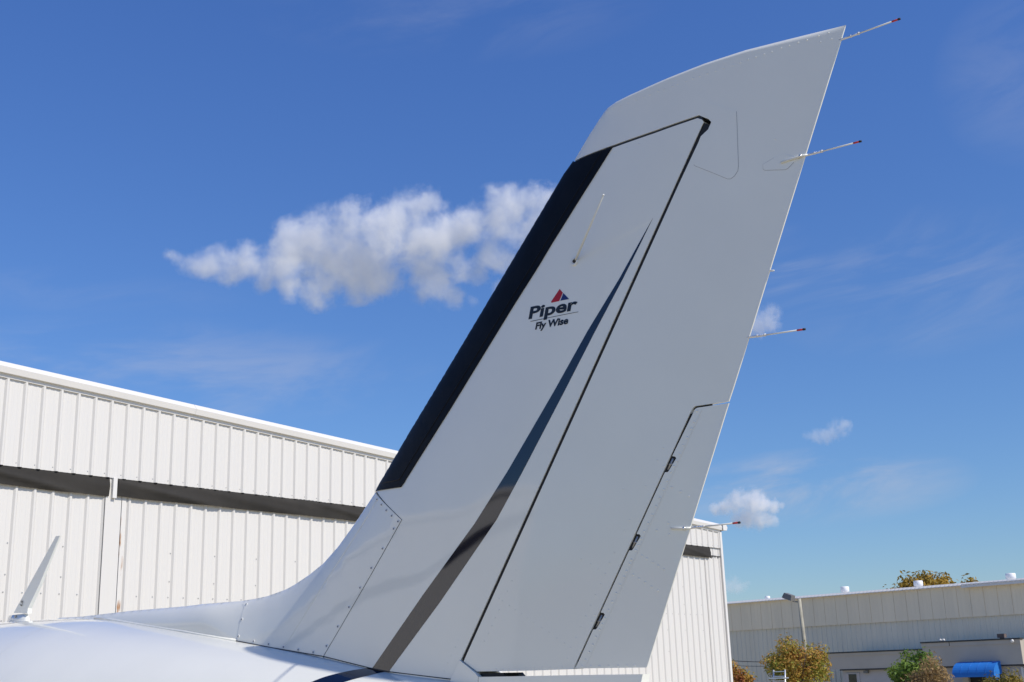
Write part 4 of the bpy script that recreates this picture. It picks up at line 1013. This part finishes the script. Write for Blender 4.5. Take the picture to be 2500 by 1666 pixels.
# service cables along the warehouse wall
q = MB()
P0, P1 = W(57.5, 72, 2.66), W(45.9, 71.1, 2.22)
q.tube([P0.lerp(P1, t) - Vector((0, 0, 0.30 * 4 * t * (1 - t))) for t in np.linspace(0, 1, 14)], 0.026, 5)
tag(q.build('overhead_cable', M_WIRE), 'upper dark cable sagging between the pole and the office', 'cable')
q = MB()
P0, P1 = W(57.5, 72.3, 2.30), W(45.9, 71.1, 2.06)
q.tube([P0.lerp(P1, t) - Vector((0, 0, 0.34 * 4 * t * (1 - t))) for t in np.linspace(0, 1, 14)], 0.018, 5)
tag(q.build('overhead_cable', M_WIRE), 'lower thin cable sagging toward the office wall', 'cable')

# ------------------------------------------------------------------ trees and shrubs
def plant(name, label, cat, u, k, gz, height, rad_u, rad_k, crown_lo, n_leaf, leaf, lm, stems=4, seed=1, top_bias=0.0, rough=0.34, trunk_r=0.07, clumps=46):
    r = random.Random(seed)
    base = W(u, k, gz)
    root = tag(empty(name, base), label, cat)
    cz = gz + (crown_lo + height) / 2; rz = (height - crown_lo) / 2
    # clump centres through the crown's volume, denser near its skin
    cs = []
    for i in range(clumps):
        while True:
            v = Vector((r.uniform(-1, 1), r.uniform(-1, 1), r.uniform(-1, 1)))
            if 0.2 < v.length < 1: break
        v *= (0.55 + 0.45 * r.random()) / max(v.length, 0.55)
        lump = 1 + rough * noise.noise(v * 1.7 + Vector((seed, 0, 0)))
        c = base + WD * (v.x * rad_u * lump) + WN * (v.y * rad_k * lump); c.z = cz + v.z * rz * lump
        cs.append((c, 0.30 + 0.22 * r.random()))
    q = MB()
    tips = r.sample(cs, min(len(cs), stems * 4))
    for s in range(stems):
        a = 2 * math.pi * s / stems + r.random()
        foot = base + (WD * math.cos(a) + WN * math.sin(a)) * trunk_r * (1.2 if stems > 1 else 0)
        fork = base + (WD * math.cos(a) * rad_u + WN * math.sin(a) * rad_k) * 0.22; fork.z = gz + crown_lo + rz * 0.35
        mid = foot.lerp(fork, 0.5) + Vector((r.uniform(-.1, .1), r.uniform(-.1, .1), 0)) * trunk_r * 4
        q.tube([foot, mid, fork], [trunk_r, trunk_r * 0.8, trunk_r * 0.6], 7)
        for c, _ in tips[s * 4:(s + 1) * 4]:
            m = fork.lerp(c, 0.5) + Vector((0, 0, rz * 0.08))
            q.tube([fork, m, c], [trunk_r * 0.55, trunk_r * 0.34, trunk_r * 0.12], 5)
    part('trunk', q.mesh('trunk', M_BARK, True), root)
    vs, fs = [], []
    scale = (rad_u + rad_k + rz) / 3
    for i in range(n_leaf):
        c, cr = cs[int(r.random() * len(cs))]
        d = Vector((r.gauss(0, 1), r.gauss(0, 1), r.gauss(0, 0.8)))
        d = d.normalized() * (r.random() ** 0.45) * cr * scale * 0.95
        p = c + d
        nrm_ = (d.normalized() + Vector((r.uniform(-1, 1), r.uniform(-1, 1), r.uniform(-0.3, 1.2)))).normalized()
        a = nrm_.orthogonal().normalized(); a = (a * math.cos(r.random() * 6.28) + nrm_.cross(a) * math.sin(r.random() * 6.28)).normalized(); b2 = nrm_.cross(a)
        L = leaf * r.uniform(0.6, 1.35); wd = L * r.uniform(0.35, 0.5)
        i0 = len(vs)
        vs += [p - a * L, p + b2 * wd + nrm_ * L * 0.12, p + a * L, p - b2 * wd + nrm_ * L * 0.12]
        fs.append((i0, i0 + 1, i0 + 2, i0 + 3))
    part('crown', mesh_of('crown', vs, fs, lm), root)
    return root
plant('crape_myrtle', 'rounded crape myrtle with orange and green autumn leaves before the pole', 'tree', 40.85, 60, GZ, 3.98, 1.95, 1.85, 1.7, 7500, 0.10, M_LEAF_FALL, 5, 3, rough=0.6, clumps=60)
plant('crape_myrtle', 'autumn crape myrtle half hidden behind the white hangar corner', 'tree', 45.6, 60, GZ, 3.05, 1.15, 1.2, 1.0, 1900, 0.13, M_LEAF_FALL, 4, 8)
plant('green_shrub', 'bright green bushy shrub beside brown shrub before the grey office', 'shrub', 35.05, 62.5, GZ, 3.18, 1.45, 1.3, 0.3, 5200, 0.11, M_LEAF_GREEN, 4, 12, rough=0.5)
plant('brown_shrub', 'tall brown shrub with pale seed heads left of the blue awning', 'shrub', 33.0, 60.5, GZ, 2.85, 1.25, 1.1, 0.2, 5000, 0.085, M_LEAF_BROWN, 5, 21, rough=0.5)
plant('round_hedge', 'rounded olive hedge below the right end of the blue awning', 'hedge', 29.6, 62, GZ, 2.08, 1.5, 1.3, 0.1, 4200, 0.09, M_LEAF_OLIVE, 4, 5, rough=0.15, clumps=90)
plant('oak_tree', 'golden brown oak crown rising behind the warehouse roof', 'tree', 70.6, 130, GZ, 12.3, 4.3, 4.2, 6.5, 7000, 0.26, M_LEAF_OAK, 1, 31, trunk_r=0.35, rough=0.5)
plant('oak_tree', 'smaller golden treetop just right of the big oak crown', 'tree', 65.3, 131, GZ, 11.25, 2.2, 2.2, 7.5, 2200, 0.24, M_LEAF_OAK, 1, 33, trunk_r=0.25, rough=0.5)
plant('oak_tree', 'tiny treetop barely showing over the warehouse gutter', 'tree', 62.9, 131, GZ, 11.2, 1.2, 1.2, 7.8, 900, 0.22, M_LEAF_OAK, 1, 37, trunk_r=0.2, rough=0.5)

# ------------------------------------------------------------------ fair-weather clouds (real volumes, far off)
def cloud_mat(name, puffs, dens, nscale, erode, lo=0.10, hi=0.95):
    """water-drop volume whose density grows into each puff (centre, radius) and is torn by noise"""
    m = bpy.data.materials.new(name); m.use_nodes = True
    n, l = m.node_tree.nodes, m.node_tree.links
    n.clear()
    o = n.new('ShaderNodeOutputMaterial')
    v = n.new('ShaderNodeVolumePrincipled')
    v.inputs['Color'].default_value = (0.985, 0.985, 0.985, 1)
    v.inputs['Anisotropy'].default_value = 0.1
    tc = n.new('ShaderNodeTexCoord')
    f = None
    for c, r in puffs:
        d = n.new('ShaderNodeVectorMath'); d.operation = 'DISTANCE'
        l.new(tc.outputs['Object'], d.inputs[0]); d.inputs[1].default_value = c
        g = n.new('ShaderNodeMath'); g.operation = 'MULTIPLY_ADD'; g.inputs[1].default_value = -1.0 / r; g.inputs[2].default_value = 1.0
        l.new(d.outputs['Value'], g.inputs[0])
        if f is None: f = g.outputs[0]
        else:
            x = n.new('ShaderNodeMath'); x.operation = 'SMOOTH_MAX'; x.inputs[2].default_value = 0.25
            l.new(f, x.inputs[0]); l.new(g.outputs[0], x.inputs[1]); f = x.outputs[0]
    t = n.new('ShaderNodeTexNoise'); t.inputs['Scale'].default_value = nscale; t.inputs['Detail'].default_value = 8.0; t.inputs['Roughness'].default_value = 0.72; t.inputs['Distortion'].default_value = 0.15
    mp = n.new('ShaderNodeMapping'); mp.inputs['Scale'].default_value = (1.0, FLAT, 1.0)
    l.new(tc.outputs['Object'], mp.inputs[0]); l.new(mp.outputs[0], t.inputs['Vector'])
    e = n.new('ShaderNodeMath'); e.operation = 'MULTIPLY_ADD'; e.inputs[1].default_value = erode; l.new(t.outputs[0], e.inputs[0])
    k = n.new('ShaderNodeMath'); k.operation = 'SUBTRACT'; k.inputs[1].default_value = 0.5 * erode; l.new(f, k.inputs[0]); l.new(k.outputs[0], e.inputs[2])
    r = n.new('ShaderNodeMapRange'); r.interpolation_type = 'SMOOTHSTEP'
    r.inputs[1].default_value, r.inputs[2].default_value = lo, hi
    r.inputs[3].default_value, r.inputs[4].default_value = 0.0, dens
    l.new(e.outputs[0], r.inputs[0]); l.new(r.outputs[0], v.inputs['Density'])
    l.new(v.outputs[0], o.inputs['Volume'])
    m.cycles.volume_step_rate = 0.22
    return m
CLOUD_R = 1500.0
FLAT = 0.45
def sky_dir(az, el):
    return Vector((math.cos(rad(az)) * math.cos(rad(el)), math.sin(rad(az)) * math.cos(rad(el)), math.sin(rad(el))))
def cloud(label, blobs, voxel, dist, dens, nscale, erode, swell=1.3, seed=0):
    """blobs: (azimuth, elevation, angular radius) in degrees of the puffs, at their distance; one hull round them holds the vapour"""
    r = random.Random(seed)
    P = []
    for az, el, ar in blobs:
        rr3 = math.tan(rad(ar)) * dist * swell
        c = sky_dir(az, el) * dist
        P.append((c + c.normalized() * r.uniform(-0.6, 0.6) * rr3, rr3))
    cen = sum((c for c, _ in P), Vector()) / len(P)
    rot = cen.to_track_quat('Y', 'Z').to_matrix()          # local Y runs away from the viewer's side of the sky
    P = [(rot.transposed() @ (c - cen), q) for c, q in P]
    bm = bmesh.new()
    for c, rr3 in P: bmesh.ops.create_icosphere(bm, subdivisions=3, radius=rr3 * 0.97, matrix=Matrix.Translation(c))
    me = bpy.data.meshes.new('cloud'); bm.to_mesh(me); bm.free()
    o = put('cloud', me)
    md = o.modifiers.new('remesh', 'REMESH'); md.mode = 'VOXEL'; md.voxel_size = voxel
    bpy.context.view_layer.update()
    me2 = bpy.data.meshes.new_from_object(o.evaluated_get(bpy.context.evaluated_depsgraph_get()))
    o.modifiers.clear(); o.data = me2; bpy.data.meshes.remove(me); me2.name = 'cloud'
    me2.materials.clear(); me2.materials.append(cloud_mat('cloud_vapour', [(tuple(c), q) for c, q in P], dens, nscale, erode))
    o.matrix_basis = Matrix.Translation(cen) @ rot.to_4x4() @ Matrix.Diagonal((1.0, FLAT, 1.0, 1.0))   # a shallow bank
    return tag(o, label, 'cloud')
CLOUDS = {
 'wide': [(-34.16,19.52,0.32),(-34.56,19.4,0.42),(-35.03,19.16,0.49),(-35.61,19.19,0.61),(-36.19,19.22,0.65),(-36.83,19.45,0.69),(-37.92,19.5,0.77),(-37.15,18.89,0.65),(-38.82,19.15,0.86),(-39.51,19.36,0.96),(-40.3,20.16,1.16),(-41.31,20.67,1.2),(-41.93,19.43,1.45),(-39.94,18.41,0.73),(-42.94,20.99,1.28),(-43.57,19.45,1.46),(-44.59,20.92,1.4),(-45.22,21.79,1.01),(-46.27,22.18,0.88),(-47.01,22.53,0.7),(-47.32,22.18,0.66),(-44.79,18.68,0.78),(-43.16,18.09,0.54),(-46.25,20.43,1.37),(-47.3,20.82,1.17),(-48.34,21.0,1.02),(-49.4,21.47,1.02),(-50.46,21.83,1.09),(-51.53,22.09,0.94),(-52.38,22.35,0.78),(-53.23,22.42,0.68),(-52.97,21.26,0.98),(-52.11,20.9,0.98),(-49.98,19.8,0.82),(-50.6,19.49,0.71),(-48.52,19.34,0.74),(-49.34,19.03,0.67),(-51.22,19.37,0.51),(-46.85,19.07,0.98),(-47.26,18.28,0.82),(-46.64,18.05,0.59),(-48.28,17.83,0.51),(-49.1,17.66,0.35),(-50.66,18.21,0.55),(-41.54,18.64,1.16),(-38.74,18.38,0.48)],
 'low': [(-60.45,7.24,0.25),(-60.93,7.32,0.35),(-61.51,7.44,0.5),(-62.13,7.52,0.57),(-62.64,7.3,0.46),(-63.1,7.16,0.27),(-63.48,7.22,0.15),(-61.83,6.74,0.38),(-61.45,6.65,0.34),(-62.39,6.66,0.46),(-62.86,6.57,0.34)],
 'mid': [(-65.0,10.37,0.23),(-65.37,10.31,0.3),(-65.75,10.35,0.34),(-66.14,10.47,0.38),(-66.49,10.63,0.38),(-66.73,10.8,0.23),(-66.85,10.87,0.15)],
 'edge': [(-63.21,15.9,0.5),(-63.61,15.96,0.5),(-63.78,15.66,0.35),(-63.94,16.32,0.31),(-63.0,15.72,0.5)],
 'tiny': [(-60.74,3.74,0.3),(-61.03,3.85,0.27),(-61.2,3.66,0.27),(-61.49,3.72,0.19),(-61.68,3.79,0.11)],
}
cloud('wide white cumulus cloud stretching left from behind the fin', CLOUDS['wide'], 5.0, CLOUD_R, 0.085, 0.022, 2.3, swell=1.48, seed=1)
cloud('small two-tiered white cloud just above the white hangar gutter', CLOUDS['low'], 2.5, CLOUD_R, 0.16, 0.055, 2.2, swell=1.6, seed=2)
cloud('small slanted grey-white cloud alone in the blue right of the fin', CLOUDS['mid'], 2.0, CLOUD_R, 0.055, 0.06, 2.4, swell=1.7, seed=3)
cloud('small cloud touching the rudder edge above the third wick', CLOUDS['edge'], 2.5, CLOUD_R, 0.07, 0.05, 2.2, swell=1.7, seed=4)
cloud('faint low cloud beside the white hangar corner over the warehouse', CLOUDS['tiny'], 2.0, CLOUD_R, 0.07, 0.05, 2.2, swell=1.7, seed=5)
